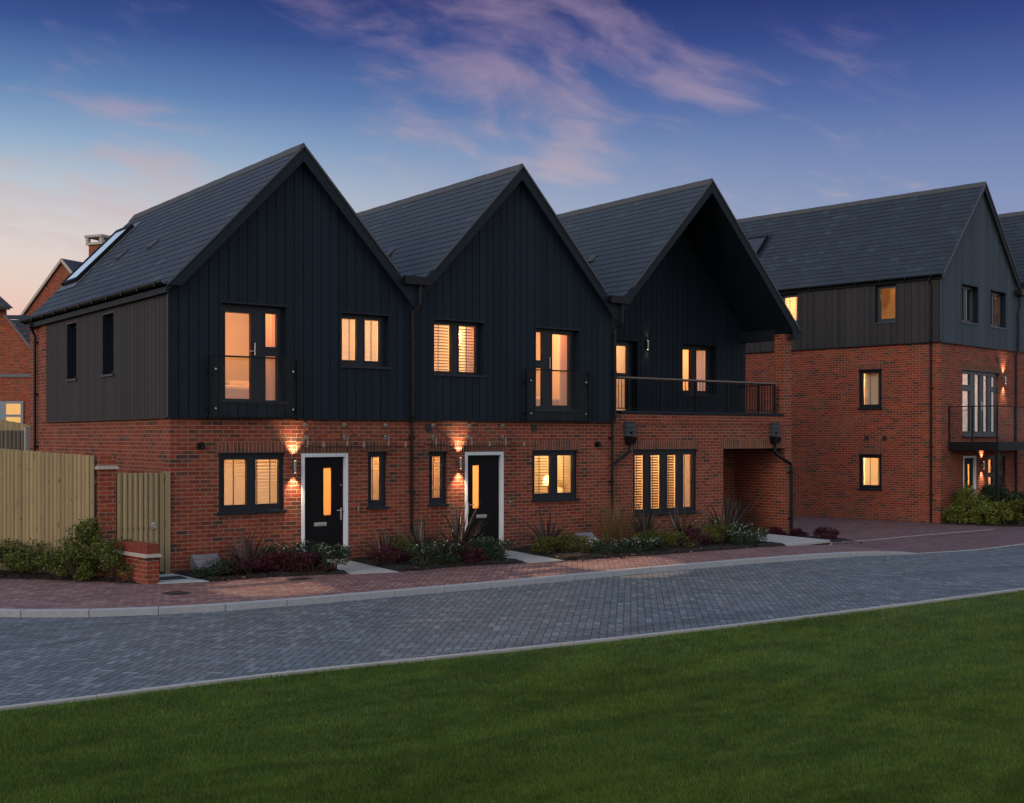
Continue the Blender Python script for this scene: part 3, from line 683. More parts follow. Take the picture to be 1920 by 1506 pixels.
# driveway to the right of the third house and along the last block
def drive():
    mb = MB(); N = 60
    for i in range(N):
        for j in range(16):
            x0, x1 = 14.8+i*1.0, 15.8+i*1.0
            def yb(x, t):
                lo = np.interp(x, [p[0] for p in far_edge[-4:]], [p[1] for p in far_edge[-4:]]); return lo+(30-lo)*(t**1.8)
            def zz(x, y): 
                k = sstep((y+3.2)/-1.6) if y < -3.2 else 0
                return zpave(x)*(1-k)+zroad(x)*k+.004 if x < 19.5 else -.264
            P = [(x0, yb(x0, j/16)), (x1, yb(x1, j/16)), (x1, yb(x1, (j+1)/16)), (x0, yb(x0, (j+1)/16))]
            if x1 > 16.9 or P[2][1] < 0: mb.poly([(*c, zz(*c)) for c in P])
            elif P[0][1] < 0: mb.poly([(*c, zz(*c)) for c in P])
    return tag(mb.build('driveway', 'drive'), kind='structure')
drive()
def strip(name, pts, wd, zf, h, mkey, drop=None, seg=None, kind='structure', bevel=.012, side=-1):
    """kerb stones along a line, real stones with joints"""
    mb = MB(); L = [0]
    for p, q in zip(pts, pts[1:]): L.append(L[-1]+math.dist(p, q))
    def at(d):
        for i in range(len(pts)-1):
            if d <= L[i+1]+1e-9:
                s = (d-L[i])/max(1e-9, L[i+1]-L[i]); x, y = pts[i][0]+(pts[i+1][0]-pts[i][0])*s, pts[i][1]+(pts[i+1][1]-pts[i][1])*s
                tx, ty = pts[i+1][0]-pts[i][0], pts[i+1][1]-pts[i][1]; l = math.hypot(tx, ty); return x, y, -ty/l, tx/l
        return (*pts[-1], 0, 1)
    d = 0; tot = L[-1]
    while d < tot-.05:
        e = min(d+seg-.006, tot); x0, y0, nx0, ny0 = at(d); x1, y1, nx1, ny1 = at(e)
        t0, t1 = zf(x0)+.003, zf(x1)+.003
        if drop: t0 -= drop(x0); t1 -= drop(x1)
        b0, b1 = t0-h, t1-h; s = side*wd
        mb.hexa([(x0, y0, b0), (x1, y1, b1), (x1, y1, t1), (x0, y0, t0), (x0+nx0*s, y0+ny0*s, b0), (x1+nx1*s, y1+ny1*s, b1), (x1+nx1*s, y1+ny1*s, t1), (x0+nx0*s, y0+ny0*s, t0)])
        d += seg
    return tag(mb.build(name, mkey, bevel=bevel), kind=kind)
strip('kerb', kerb_line+[(15.6, -4.82)], .125, zpave, .25, 'kerb', drop=lambda x: max(0, (x-14.6)/1.0)*.085 if x > 14.6 else 0, seg=.915, side=-1)
strip('edging_strip', far_edge[-4:], .06, lambda x: zroad(x)+.008, .2, 'concrete', seg=.9, side=1, bevel=.004)
strip('lawn_edging', grass_line, .06, lambda x: zroad(x)+.022, .2, 'concrete', seg=.9, side=1, bevel=.005)
strip('channel_line', line_far, .05, lambda x: zpave(x)+.010, .1, 'concrete', seg=.9, side=1, bevel=.002)

# paths (concrete slabs, 4 mm proud) and planting beds
def slab(name, pts, z, mkey='concrete', th=.06): return tag(MB().prism(Fr((0, 0, 0), (1, 0, 0), (0, 0, 1)), [(0, 0)]*0 or [], 0, 0).build(name, mkey) if 0 else _slab(name, pts, z, mkey, th), kind='structure')
def _slab(name, pts, z, mkey, th):
    mb = MB(); n = len(pts); i = 0
    mb.v = [(x, y, z) for x, y in pts]+[(x, y, z-th) for x, y in pts]; mb.f = [tuple(range(n)), tuple(range(2*n-1, n-1, -1))]+[(k, n+k, n+(k+1) % n, (k+1) % n) for k in range(n)]; mb.mi = [0]*len(mb.f)
    return mb.build(name, mkey, bevel=.006)
slab('garden_path', [(-.66, -1.30), (-.98, -.02), (.05, -.02), (.12, -1.50)], .006, 'slab')
slab('garden_path', [(2.55, -2.0), (2.55, -.01), (3.62, -.01), (3.36, -2.24)], .008)
slab('garden_path', [(6.16, -2.46), (6.30, -.01), (7.40, -.01), (6.96, -2.52)], .008)
slab('garden_path', [(13.03, -3.0), (14.35, 1.74), (15.3, 1.74), (14.79, -2.80)], .012)
def bed(name, pts, z0=-.0, hump=.05):
    mb = MB(); xs = [p[0] for p in pts]; ys = [p[1] for p in pts]; s = .12
    def inside(x, y):
        c = False; n = len(pts)
        for i in range(n):
            (x1, y1), (x2, y2) = pts[i], pts[(i+1) % n]
            if (y1 > y) != (y2 > y) and x < (x2-x1)*(y-y1)/(y2-y1)+x1: c = not c
        return c
    bm = bmesh.new(); vs = [bm.verts.new((x, y, 0)) for x, y in pts]; bm.faces.new(vs)
    for ax, lo, hi in (((1, 0, 0), min(xs), max(xs)), ((0, 1, 0), min(ys), max(ys))):
        t = lo+s
        while t < hi:
            bmesh.ops.bisect_plane(bm, geom=bm.verts[:]+bm.edges[:]+bm.faces[:], plane_co=[a*t for a in ax], plane_no=ax); t += s
    edge = {v for e in bm.edges if e.is_boundary for v in e.verts}
    for v in bm.verts:
        v.co.z = zpave(v.co.x)+z0+(.004 if v in edge else hump*random.uniform(.5, 1.3))
    me = bpy.data.meshes.new(name); bm.to_mesh(me); bm.free(); me.materials.append(M['soil']); o = bpy.data.objects.new(name, me); C.objects.link(o)
    return tag(o, kind='structure')
bed('flower_bed', [(.16, -1.50), (1.3, -1.54), (2.50, -1.94), (2.53, -.01), (.07, -.01)])
bed('flower_bed', [(3.42, -2.20), (5.0, -2.14), (6.13, -2.43), (6.28, -.01), (3.64, -.01)])
bed('flower_bed', [(7.0, -2.49), (9.3, -2.78), (11.3, -2.85), (13.0, -3.0), (14.15, 1.70), (14.15, .01), (14.15, -.01), (7.44, -.01)] if 0 else [(7.0, -2.49), (9.3, -2.78), (11.3, -2.85), (13.0, -3.0), (13.9, -.01), (7.44, -.01)])
bed('flower_bed', [(14.83, -2.77), (15.65, -2.13), (17.1, -1.70), (16.95, -.1), (16.5, -.01), (15.06, -.01)], .01)
bed('flower_bed', [(-4.7, 3.6), (-2.93, 1.37), (-2.13, .64), (-1.33, -.40), (-.90, -1.16), (-1.12, -.02), (-1.35, .10), (-3.2, 4.0)])

# lawn blades: one mesh of real blades, thinner with distance
def lawn():
    pts = np.array(grass_line); N = 1900000
    # sample in the camera's ground fan so that density falls off with distance
    ang = np.where(rng.random(N) < .78, rng.uniform(-.46, .46, N), rng.uniform(-.95, .95, N))                      # a little wider than the picture
    dmin, dmax = 6.0, 62.0
    r = 1/(1/dmin-(1/dmin-1/dmax)*rng.random(N)**1.15)
    fx, fy = math.sin(YAW), math.cos(YAW); rx, ry = math.cos(YAW), -math.sin(YAW)
    X = CAM.x+r*(fx+rx*np.tan(ang)); Y = CAM.y+r*(fy+ry*np.tan(ang))
    gy = np.interp(X, pts[:, 0], pts[:, 1])-.055+rng.normal(0, .012, N)
    ok = Y < gy; X, Y, r = X[ok], Y[ok], r[ok]; n = len(X)
    # uniform extra so that the lawn is also grassed just outside the picture
    Zr = -.10-.17*np.clip((X-12)/7, 0, 1)**2*(3-2*np.clip((X-12)/7, 0, 1)); Z = Zr-.01
    wob = .5+.5*np.sin(X*.9+1.7*np.sin(Y*.35))*np.cos(Y*1.1+X*.25)
    h = (.019+.017*rng.random(n)+.012*wob)*np.clip(.9+r*.012, .9, 1.4); wd = (.0012+.0008*rng.random(n))*np.clip(r/9, 1, 5)
    a = rng.uniform(0, 2*np.pi, n); lean = rng.normal(.5, .35, n)*h; la = rng.normal(.7, .9, n)+wob*1.6
    dxn, dyn = np.cos(a)*wd, np.sin(a)*wd; lx, ly = np.cos(la)*lean, np.sin(la)*lean
    V = np.empty((n, 5, 3), np.float32)
    V[:, 0] = np.stack([X-dxn, Y-dyn, Z], 1); V[:, 1] = np.stack([X+dxn, Y+dyn, Z], 1)
    V[:, 2] = np.stack([X+dxn*.7+lx*.35, Y+dyn*.7+ly*.35, Z+h*.6], 1); V[:, 3] = np.stack([X-dxn*.7+lx*.35, Y-dyn*.7+ly*.35, Z+h*.6], 1)
    V[:, 4] = np.stack([X+lx, Y+ly, Z+h*.97], 1)
    me = bpy.data.meshes.new('lawn_grass'); me.vertices.add(n*5); me.vertices.foreach_set('co', V.ravel())
    base = np.arange(n)*5
    idx = np.stack([base, base+1, base+2, base+3, base+3, base+2, base+4], 1).astype(np.int32)
    me.loops.add(n*7); me.loops.foreach_set('vertex_index', idx.ravel())
    me.polygons.add(n*2); st = np.stack([np.arange(n)*7, np.arange(n)*7+4], 1).ravel().astype(np.int32)
    me.polygons.foreach_set('loop_start', st)
    me.update(calc_edges=True)
    at = me.attributes.new('lv', 'FLOAT', 'POINT'); at.data.foreach_set('value', np.repeat(rng.random(n).astype(np.float32), 5))
    me.materials.append(M['blade']); o = bpy.data.objects.new('lawn_grass', me); C.objects.link(o)
    tag(o, 'short mown green lawn in the foreground', 'grass', kind='stuff')
lawn()

# ================================================================== HOUSE ROW (three gables)
VA, VB = 4.98, 10.46
G1, G2, G3 = (2.52, 7.90), (7.72, 8.24), (13.59, 8.70); K = 1.06; YB = 8.75
clad_top = lambda g: (lambda x: g[1]-K*abs(x-g[0])-.16)
BACK = Fr((0, YB, 0), (1, 0, 0), (0, 1, 0))
Y02 = -.178

# ---- house 1
h1 = tag(empty('terraced_house', (0, 0, 0)), 'leftmost black gable house, its side wall with two narrow windows in view', 'house', 'row of black gabled houses')
W1 = [(.916, 2.215, 1.04, 2.11), (4.027, 4.455, 1.025, 2.11)]; D1 = (2.573, 3.579, 0, 2.10)
FD1 = (.946, 2.255, 3.075, 4.86); FW1 = (3.41, 4.50, 3.79, 4.83)
mb = MB(); grid_wall(mb, FRONT, 0, 5.04, 0, 5.02, W1+[D1, FD1, FW1], .25)
SW = [(2.794, 3.451, 3.64, 4.85), (5.11, 5.77, 3.64, 4.84)]
grid_wall(mb, LEFT, .25, YB, 0, 5.02, SW, .25); mb.box(WORLDF, .251, 5.04, YB-.25, YB-.002, 0, 5.3)
mb.prism(WORLDF, [(.26, 5.0), (4.78, 5.3), (2.52, 7.7)], YB-.3, YB-.02)
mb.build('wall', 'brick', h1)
cladding(h1, FRONT, -.045, 5.04, 2.77, clad_top(G1), [FD1, FW1], 'clad', peak=G1[0])
cladding(h1, LEFT, 0, 7.27, 2.77, lambda y: 5.05, SW, 'clad_lit_side')
for (a, b, c, d) in W1: soldier(h1, FRONT, a-.05, b+.05, d+.001)
soldier(h1, FRONT, 2.47, 3.68, 2.101)
m_ = MB(); m_.box(FRONT, -.05, 5.03, .0, .062, 2.742, 2.768); m_.box(LEFT, 0, 7.28, 0, .062, 2.742, 2.768); m_.build('base_trim', 'black', h1)
bl = dict(tapes=(.3, .82), tilt=62)
w_ = window(h1, FRONT, *W1[0], [(1.038, 1.482, 1.17, 2.0), (1.657, 2.122, 1.17, 2.0)], rec=.05, blind=None)
blind_for(w_, FRONT, 1.0, 1.52, 1.13, 2.03, -.19, tapes=(.52,), tilt=64); blind_for(w_, FRONT, 1.62, 2.15, 1.13, 2.03, -.19, tapes=(.22, .72), tilt=64)
w_ = window(h1, FRONT, *W1[1], [(4.123, 4.343, 1.165, 2.018)], rec=.05); blind_for(w_, FRONT, 4.09, 4.38, 1.13, 2.03, -.19, tapes=(.45,), tilt=64)
w_ = window(h1, FRONT, *FD1, [(1.082, 1.585, 3.12, 4.70), (1.881, 2.114, 4.10, 4.72), (1.881, 2.114, 3.10, 3.925)], rec=.10, sill=True, name='french_window', sillout=.075)
lining(w_, FRONT, *FD1, -.10, .044)
MB().tube([FRONT(1.655, -.07, 3.93), FRONT(1.655, -.07, 4.16)], .012, 8).tube([FRONT(1.655, -.10, 4.0), FRONT(1.655, -.06, 4.0), FRONT(1.54, -.06, 4.0)], .010, 8).build('handle', 'steel', w_)
curtain_for(w_, FRONT, 1.93, 2.22, 3.1, 4.8, -.33, seed=1)
w_ = window(h1, FRONT, *FW1, [(3.487, 3.826, 3.92, 4.73), (4.008, 4.348, 3.92, 4.73)], rec=.10, sillout=.075); lining(w_, FRONT, *FW1, -.10, .044)
blind_for(w_, FRONT, 3.46, 3.86, 3.88, 4.76, -.24, tapes=(.66,), tilt=74, m='slat'); blind_for(w_, FRONT, 3.98, 4.38, 3.88, 4.76, -.24, tapes=(.6,), tilt=74)
for q, s in enumerate(SW):
    w_ = window(h1, LEFT, *s, [(s[0]+.08, s[1]-.08, s[2]+.08, s[3]-.08)], rec=.10, sillout=.075, glass='glass_dark'); lining(w_, LEFT, *s, -.10, .044)
front_door(h1, FRONT, *D1, 1, 1)
room(h1, FRONT, .5, 2.5, .45, 2.42, 2.4, P=44, col=(1, .62, .30)); room(h1, FRONT, 3.9, 4.75, .45, 2.4, 1.2, P=14, col=(1, .60, .28)); room(h1, FRONT, 2.62, 3.55, .05, 2.4, 2.2, P=26, start=.27)
room(h1, FRONT, .6, 2.85, 2.98, 5.0, 2.6, P=23, lpos=(1.95, .55, 4.86), col=(1, .45, .14)); room(h1, FRONT, 3.1, 4.85, 2.98, 5.0, 2.0, P=34, col=(1, .60, .30))
juliet(h1, FRONT, .69, 2.42, 2.80, 3.86)
canopy(h1, FRONT, 2.47, 4.70, (2.64, 3.49, 4.42))
wall_lamp(h1, FRONT, 2.40, 1.87, up=26, dn=20)
round_vent(h1, FRONT, .572, 2.257)
MB().tube([FRONT(3.775, 0, 1.03), FRONT(3.775, .06, 1.03)], .022, 12).tube([FRONT(3.775, .06, 1.05), FRONT(3.775, .06, .985)], .012, 8).build('outside_tap', 'steel', h1)
rf = course_roof(h1, Y02, YB+.12, *G1, -.13, VA-.25, K)
ridge_caps(h1, Y02-.03, YB+.14, *G1, K)
def valley_board(parent, g, xe, xv, nm='bargeboard'):
    ze = g[1]-K*abs(g[0]-xe); zv = g[1]-K*abs(g[0]-xv)
    o = MB().prism(WORLDF, [(g[0], g[1]-.005), (xe, ze-.005), (xv, ze-.03), (xv, zv-.29), (g[0], g[1]-.30)], -.21, -.18).build(nm, 'trim', parent, bevel=.003)
    e = .55 if xe != xv else 1; px_ = g[0]+(xe-g[0])*.93
    MB().prism(WORLDF, [(g[0], g[1]+.02), (px_, g[1]-K*abs(g[0]-px_)+.02), (px_, g[1]-K*abs(g[0]-px_)-.03), (g[0], g[1]-.03)], -.235, -.212).build('verge_strip', 'trim_hi', o)
    return o
bargeboard(h1, *G1, K, -.13, -.21, -.18, wv=.30, box=True, zb=5.075, bw=.24)
valley_board(h1, G1, VA-.25, VA)
MB().box(WORLDF, -.10, -.0, -.18, .0, 5.075, 5.13).box(WORLDF, -.13, .0, -.178, YB, 5.05, 5.09).build('soffit', 'trim', h1)
gutter(h1, -.19, YB+.1, -.165, 5.145)
MB().box(LEFT, 7.285, 7.72, .0, .05, 2.76, 5.045).build('brick_pilaster', 'brick', h1); MB().box(WORLDF, -.056, -.046, -.052, -.03, 2.77, 5.04).build('corner_highlight_trim', 'trim_hi', h1)  # thin corner strip, its paler tone draws the warm highlight
# rooflight: a long sloping pane with kerb
def rooflight(parent, g, xa, xb, ya, yb, sgn=-1, k=K, mk='skyglass'):
    L = math.hypot(1, k); nx, nz = sgn*k/L, 1/L
    def P(x, y, h): return (x+nx*h, y, g[1]-k*abs(x-g[0])+nz*h)
    def slab_(x0, x1, y0, y1, h0, h1, mb): mb.hexa([P(x0, y0, h0), P(x1, y0, h0), P(x1, y1, h0), P(x0, y1, h0), P(x0, y0, h1), P(x1, y0, h1), P(x1, y1, h1), P(x0, y1, h1)])
    mb = MB(); f = .05
    slab_(xa, xa+f, ya, yb, -.03, .11, mb); slab_(xb-f, xb, ya, yb, -.03, .11, mb); slab_(xa+f, xb-f, ya, ya+f, -.03, .11, mb); slab_(xa+f, xb-f, yb-f, yb, -.03, .11, mb); slab_(xa+f, xb-f, ya+f, yb-f, -.03, .07, mb)
    o = mb.build('rooflight', 'blackmetal', parent)
    g_ = MB(); slab_(xa+f, xb-f, ya+f, yb-f, .085, .095, g_); g_.build('pane', mk, o); q_ = MB(); slab_(xa+f, xb-f, ya+f, yb-f, .0701, .074, q_); q_.build('tone_panel', 'sky_reflection' if mk == 'skyglass' else 'backing', o)  # panel under the glass; pale blue stands in for reflected sky
    e = MB(); slab_(xa-.12, xb+.12, ya-.12, yb+.12, .012, .022, e); e.build('flashing', 'lead' if mk == 'skyglass' else 'trim', o)
    return o
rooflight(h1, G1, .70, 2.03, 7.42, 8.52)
for (x, y) in ((1.10, 3.6), (1.12, 5.55)):
    mb = MB(); L = math.hypot(1, K); z = G1[1]-K*abs(x-G1[0]); mb.hexa([(x-.10, y, z-.10*K+.012), (x-.10, y+.22, z-.10*K+.012), (x+.1, y+.22, z+.1*K+.012), (x+.1, y, z+.1*K+.012), (x-.13, y, z-.10*K+.045), (x-.13, y+.22, z-.10*K+.045), (x+.08, y+.22, z+.1*K+.02), (x+.08, y, z+.1*K+.02)]); mb.build('roof_vent', 'ridge', h1)
pipe(h1, [(-.165, 8.1, 5.10), (-.165, 8.1, 4.95), (-.07, 8.1, 4.75), (-.07, 8.1, .02)], clips=[(8.1, .07, z) for z in (4.6, 3.4, 2.2, 1.0)], fr=LEFT)

def window_spot(parent, fr, u, z, d, tgt, P, size=26):  # added spot behind the glass, throws a warm patch onto the pavement
    s = bpy.data.lights.new('patch_spot', 'SPOT'); s.energy = P; s.color = (1, .62, .36); s.spot_size = R(size); s.spot_blend = .35; s.shadow_soft_size = .008
    so = bpy.data.objects.new('patch_spot', s); C.objects.link(so); so.parent = parent; so.location = fr(u, -d, z)
    v = Vector(fr(tgt[0], -tgt[1], tgt[2]))-Vector(fr(u, -d, z)); so.rotation_euler = v.to_track_quat('-Z', 'Y').to_euler()
window_spot(h1, FRONT, 1.60, 4.92, .44, (.72, -2.60, 0), 900, 22)
# ---- house 2
h2 = tag(empty('terraced_house', (VA+.06, 0, 0)), 'middle black-boarded gable house between the two downpipes, door to the right of its small window', 'house', 'row of black gabled houses')
inv = lambda x: x-(VA+.06)
F2 = Fr((-(VA+.06), 0, 0), (1, 0, 0), (0, -1, 0)); WF2 = Fr((-(VA+.06), 0, 0), (1, 0, 0), (0, 1, 0))
W2 = [(5.462, 5.903, 1.03, 2.105), (8.147, 9.444, 1.035, 2.11)]; D2 = (6.354, 7.363, 0, 2.10)
FW2 = (5.547, 6.827, 3.70, 4.83); FD2 = (8.207, 9.46, 3.01, 4.81)
mb = MB(); grid_wall(mb, F2, 5.04, 10.57, 0, 5.35, W2+[D2, FW2, FD2], .25); mb.box(WF2, 5.05, 10.56, YB-.25, YB-.002, 0, 5.3); mb.box(WF2, 5.06, 5.2, .2, YB-.2, .01, 5.0); mb.prism(WF2, [(5.2, 5.2), (10.3, 5.2), (7.72, 8.0)], YB-.3, YB-.02)
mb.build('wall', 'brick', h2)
cladding(h2, F2, 5.04, 10.57, 2.77, lambda x: min(G2[1]-K*abs(x-G2[0])-.16, 9), [FD2, FW2], 'clad', peak=G2[0])
for (a, b, c, d) in W2: soldier(h2, F2, a-.05, b+.05, d+.001)
soldier(h2, F2, 6.25, 7.46, 2.101)
MB().box(F2, 5.04, 10.57, .0, .062, 2.742, 2.768).build('base_trim', 'black', h2)
w_ = window(h2, F2, *W2[0], [(5.562, 5.80, 1.165, 2.015)], rec=.05); blind_for(w_, F2, 5.53, 5.84, 1.13, 2.03, -.19, tapes=(.45,), tilt=64)
w_ = window(h2, F2, *W2[1], [(8.239, 8.698, 1.175, 2.005), (8.889, 9.338, 1.175, 2.005)], rec=.05)
blind_for(w_, F2, 8.2, 8.73, 1.13, 2.03, -.19, tapes=(.5,), tilt=12, m='darkslat'); blind_for(w_, F2, 8.86, 9.38, 1.13, 2.03, -.19, tapes=(.15, .6), tilt=2, m='darkslat')
w_ = window(h2, F2, *FW2, [(5.626, 6.071, 3.78, 4.745), (6.266, 6.705, 3.78, 4.745)], rec=.10, sillout=.075); lining(w_, F2, *FW2, -.10, .044)
blind_for(w_, F2, 5.6, 6.1, 3.74, 4.78, -.24, tapes=(.45,), tilt=30, m='darkslat'); blind_for(w_, F2, 6.24, 6.74, 3.74, 4.78, -.24, tapes=(.2, .6), tilt=30, m='darkslat'); curtain_for(w_, F2, 6.60, 6.85, 3.5, 4.8, -.34, seed=3)
w_ = window(h2, F2, *FD2, [(8.286, 8.505, 4.105, 4.72), (8.286, 8.505, 3.10, 3.93), (8.784, 9.278, 3.12, 4.70)], rec=.10, name='french_window', sillout=.075); lining(w_, F2, *FD2, -.10, .044)
MB().tube([F2(8.70, -.07, 3.93), F2(8.70, -.07, 4.18)], .012, 8).build('handle', 'steel', w_)
curtain_for(w_, F2, 9.20, 9.42, 3.05, 4.85, -.33, seed=2)
front_door(h2, F2, *D2, -1, -1)
room(h2, F2, 5.3, 6.1, .45, 2.42, 1.2, P=14); room(h2, F2, 6.35, 7.35, .05, 2.4, 2.2, P=24, start=.27); room(h2, F2, 7.8, 9.8, .45, 2.42, 2.4, P=15, col=(1, .66, .32))
room(h2, F2, 5.25, 7.2, 2.98, 5.0, 2.4, P=36, lpos=(6.4, .7, 4.8)); room(h2, F2, 7.8, 9.9, 2.9, 5.0, 2.6, P=23, lpos=(9.0, .6, 4.85), col=(1, .46, .17))
juliet(h2, F2, 7.89, 9.66, 2.80, 3.86)
canopy(h2, F2, 5.33, 7.58, (5.55, 6.44, 7.33))
wall_lamp(h2, F2, 6.19, 1.89, up=26, dn=20)
square_vent(h2, F2, 5.443, 2.617); square_vent(h2, F2, 8.192, 2.62); round_vent(h2, F2, 10.02, 2.252)
MB().tube([F2(7.506, 0, 1.025), F2(7.506, .05, 1.025)], .02, 12).build('outside_tap', 'steel', h2)
g2 = (inv(G2[0]), G2[1])
course_roof(h2, Y02, YB+.12, *g2, inv(VA+.27), inv(VB-.27), K); ridge_caps(h2, Y02-.03, YB+.14, *g2, K)
valley_board(h2, g2, inv(VA+.27), inv(VA)); valley_board(h2, g2, inv(VB-.27), inv(VB))
def valley(parent, xv):
    o = MB().box(WORLDF, xv-.30, xv+.30, -.20, YB, 5.585, 5.612).build('valley_gutter', 'lead', parent)
    m = MB(); m.box(WORLDF, xv-.30, xv+.30, -.345, -.236, 5.46, 5.60); m.box(WORLDF, xv-.29, xv+.29, -.335, -.245, 5.602, 5.625); m.build('outlet_box', 'black', o)
valley(h2, inv(VA))
vx = inv(VA)+.03
pipe(h2, [(vx+.06, -.28, 5.46), (vx+.06, -.28, 5.08), (vx, -.10, 4.96), (vx, -.10, 2.84), (vx, -.06, 2.70), (vx, -.06, .02)], r=.032, clips=[(5.04, .10, 4.3), (5.04, .10, 3.4), (5.04, .06, 2.4), (5.04, .06, 1.3)], fr=F2)
for z in (): pass
for xx, yy in ((6.1, 2.5),):
    mb = MB(); z = G2[1]-K*abs(xx-G2[0]); x_ = inv(xx); mb.hexa([(x_-.10, yy, z-.10*K+.012), (x_-.10, yy+.22, z-.10*K+.012), (x_+.1, yy+.22, z+.1*K+.012), (x_+.1, yy, z+.1*K+.012), (x_-.13, yy, z-.10*K+.045), (x_-.13, yy+.22, z-.10*K+.045), (x_+.08, yy+.22, z+.1*K+.02), (x_+.08, yy, z+.1*K+.02)]); mb.build('roof_vent', 'ridge', h2)

window_spot(h2, F2, 6.45, 4.93, .5, (5.15, -2.75, 0), 1500, 24); window_spot(h2, F2, 9.15, 4.92, .5, (7.7, -3.1, 0), 1500, 24)
# ---- house 3 with the roofed terrace and the porch passage
X3 = 10.57
h3 = tag(empty('terraced_house', (X3, 0, 0)), 'black gable house with a railed roofed terrace above a brick porch', 'house', 'row of black gabled houses')
F3 = Fr((-X3, 0, 0), (1, 0, 0), (0, -1, 0)); WF3 = Fr((-X3, 0, 0), (1, 0, 0), (0, 1, 0)); TER = Fr((-X3, 1.55, 0), (1, 0, 0), (0, -1, 0)); RIGHT3 = Fr((16.80-X3, 0, 0), (0, 1, 0), (1, 0, 0))
j3 = lambda x: x-X3
W3 = (11.143, 13.273, .595, 2.11); PA = (14.20, 16.54, -.3, 2.13); TD = (11.75, 12.72, 2.98, 4.83); TW = (14.30, 15.58, 3.52, 4.83)
mb = MB(); grid_wall(mb, F3, 10.57, 16.80, -.3, 2.96, [W3, PA], .25)
mb.box(WF3, 16.49, 16.80, .0, .30, 2.961, 5.10)                                        # upper pier
grid_wall(mb, Fr((-X3, 1.75, 0), (1, 0, 0), (0, -1, 0)), 13.95, 16.54, -.3, 2.9, [], .25)
mb.box(WF3, 13.95, 14.20, .25, 1.75, -.3, 2.9); mb.box(WF3, 16.54, 16.80, .25, 8.4, -.3, 2.9)
mb.box(WF3, 16.54, 16.79, 1.56, 8.4, 2.9, 5.0); mb.box(WF3, 10.6, 16.53, YB-.25, YB-.002, -.3, 5.3); mb.prism(WF3, [(10.8, 5.3), (16.6, 5.0), (13.59, 8.4)], YB-.3, YB-.02)
mb.build('wall', 'brick', h3)
mb = MB(); grid_wall(mb, TER, 10.58, 16.53, 2.9, 5.3, [TD, TW], .2); mb.build('inner_wall', 'backing', h3)
cladding(h3, TER, 10.58, 16.72, 2.94, lambda x: G3[1]-K*abs(x-G3[0])-.17, [TD, TW], 'clad', peak=G3[0])
soldier(h3, F3, 11.08, 13.33, 2.111); soldier(h3, F3, 14.12, 16.56, 2.131)
mb = MB(); mb.box(F3, 10.72, 16.82, .0, .018, 2.72, 2.955)
for q in range(27): mb.box(F3, 10.80+q*.225, 10.90+q*.225, .018, .032, 2.80, 2.87)
mb.build('dentil_course', 'brick', h3)
MB().box(F3, 10.70, 16.46, -.27, .05, 2.962, 3.03).build('coping', 'trim', h3, bevel=.006)
MB().box(WF3, 10.6, 16.53, .26, 1.54, 2.60, 2.93).build('terrace_floor', 'trim', h3); MB().box(WF3, 14.21, 16.53, .256, 1.745, 2.10, 2.13).build('porch_ceiling', 'backing', h3)
MB().box(WF3, 16.50, 16.78, .301, 1.56, 4.97, 5.24).build('eaves_beam', 'trim', h3)
w_ = window(h3, F3, *W3, [(11.233, 11.559, .715, 1.99), (11.75, 12.10, .715, 1.99), (12.296, 12.637, .715, 1.99), (12.837, 13.168, .715, 1.99)], rec=.05, label='window of four tall lights with blinds')
for a, b, tl in ((11.2, 11.6, 35), (11.71, 12.14, 38), (12.26, 12.67, 45), (12.8, 13.2, 62)): blind_for(w_, F3, a, b, .68, 2.02, -.19, tapes=(.5,), tilt=tl, m='slat' if tl > 60 else 'darkslat')
w_ = window(h3, TER, *TD, [(12.03, 12.50, 4.02, 4.70), (12.03, 12.50, 3.08, 3.88)], rec=.12, name='terrace_door', sill=False, glass='glass'); lining(w_, TER, *TD, -.12, .044)
w_ = window(h3, TER, *TW, [(14.38, 14.76, 3.64, 4.71), (14.97, 15.40, 3.64, 4.71)], rec=.12, sillout=.07); lining(w_, TER, *TW, -.12, .044)
curtain_for(w_, TER, 14.36, 14.50, 3.5, 4.8, -.33, seed=4); curtain_for(w_, TER, 15.12, 15.5, 3.5, 4.8, -.26, m='net', seed=6)
room(h3, F3, 10.9, 13.75, .3, 2.45, 2.8, P=48, col=(1, .58, .27)); room(h3, TER, 11.6, 13.0, 3.0, 5.0, 2.0, P=11); room(h3, TER, 14.0, 15.9, 3.0, 5.0, 2.2, P=19, col=(1, .42, .12))
window_spot(h3, F3, 13.2, 2.35, .5, (11.6, -3.4, 0), 120, 50)
wall_lamp(h3, TER, 13.02, 4.76, up=.8, dn=1.0)
wall_lamp(h3, Fr((14.20-X3, 0, 0), (0, 1, 0), (1, 0, 0)), .9, 1.80, up=8, dn=8)
g3 = (j3(G3[0]), G3[1])
course_roof(h3, Y02, YB+.12, *g3, j3(VB+.27), j3(16.90), K); ridge_caps(h3, Y02-.03, YB+.14, *g3, K)
valley_board(h3, g3, j3(VB+.27), j3(VB)); bargeboard(h3, *g3, K, j3(16.88), -.21, -.18, wv=.30, box=True, zb=4.97, bw=.26)
valley(h3, j3(VB)); gutter(h3, -.17, YB, j3(16.95), 5.16, side=1)
MB().box(WF3, 16.62, 16.88, -.178, .0, 4.972, 5.02).build('soffit', 'trim', h3)
vx = j3(VB)+.03
pipe(h3, [(vx+.06, -.28, 5.46), (vx+.06, -.28, 5.02), (vx, -.10, 4.90), (vx, -.10, 2.86), (vx-.06, -.07, 2.70), (vx-.06, -.07, .02)], r=.032, clips=[(VB+.03, .10, 4.75), (VB+.03, .10, 3.9), (VB-.03, .07, 2.4), (VB-.03, .07, 1.4)], fr=F3)
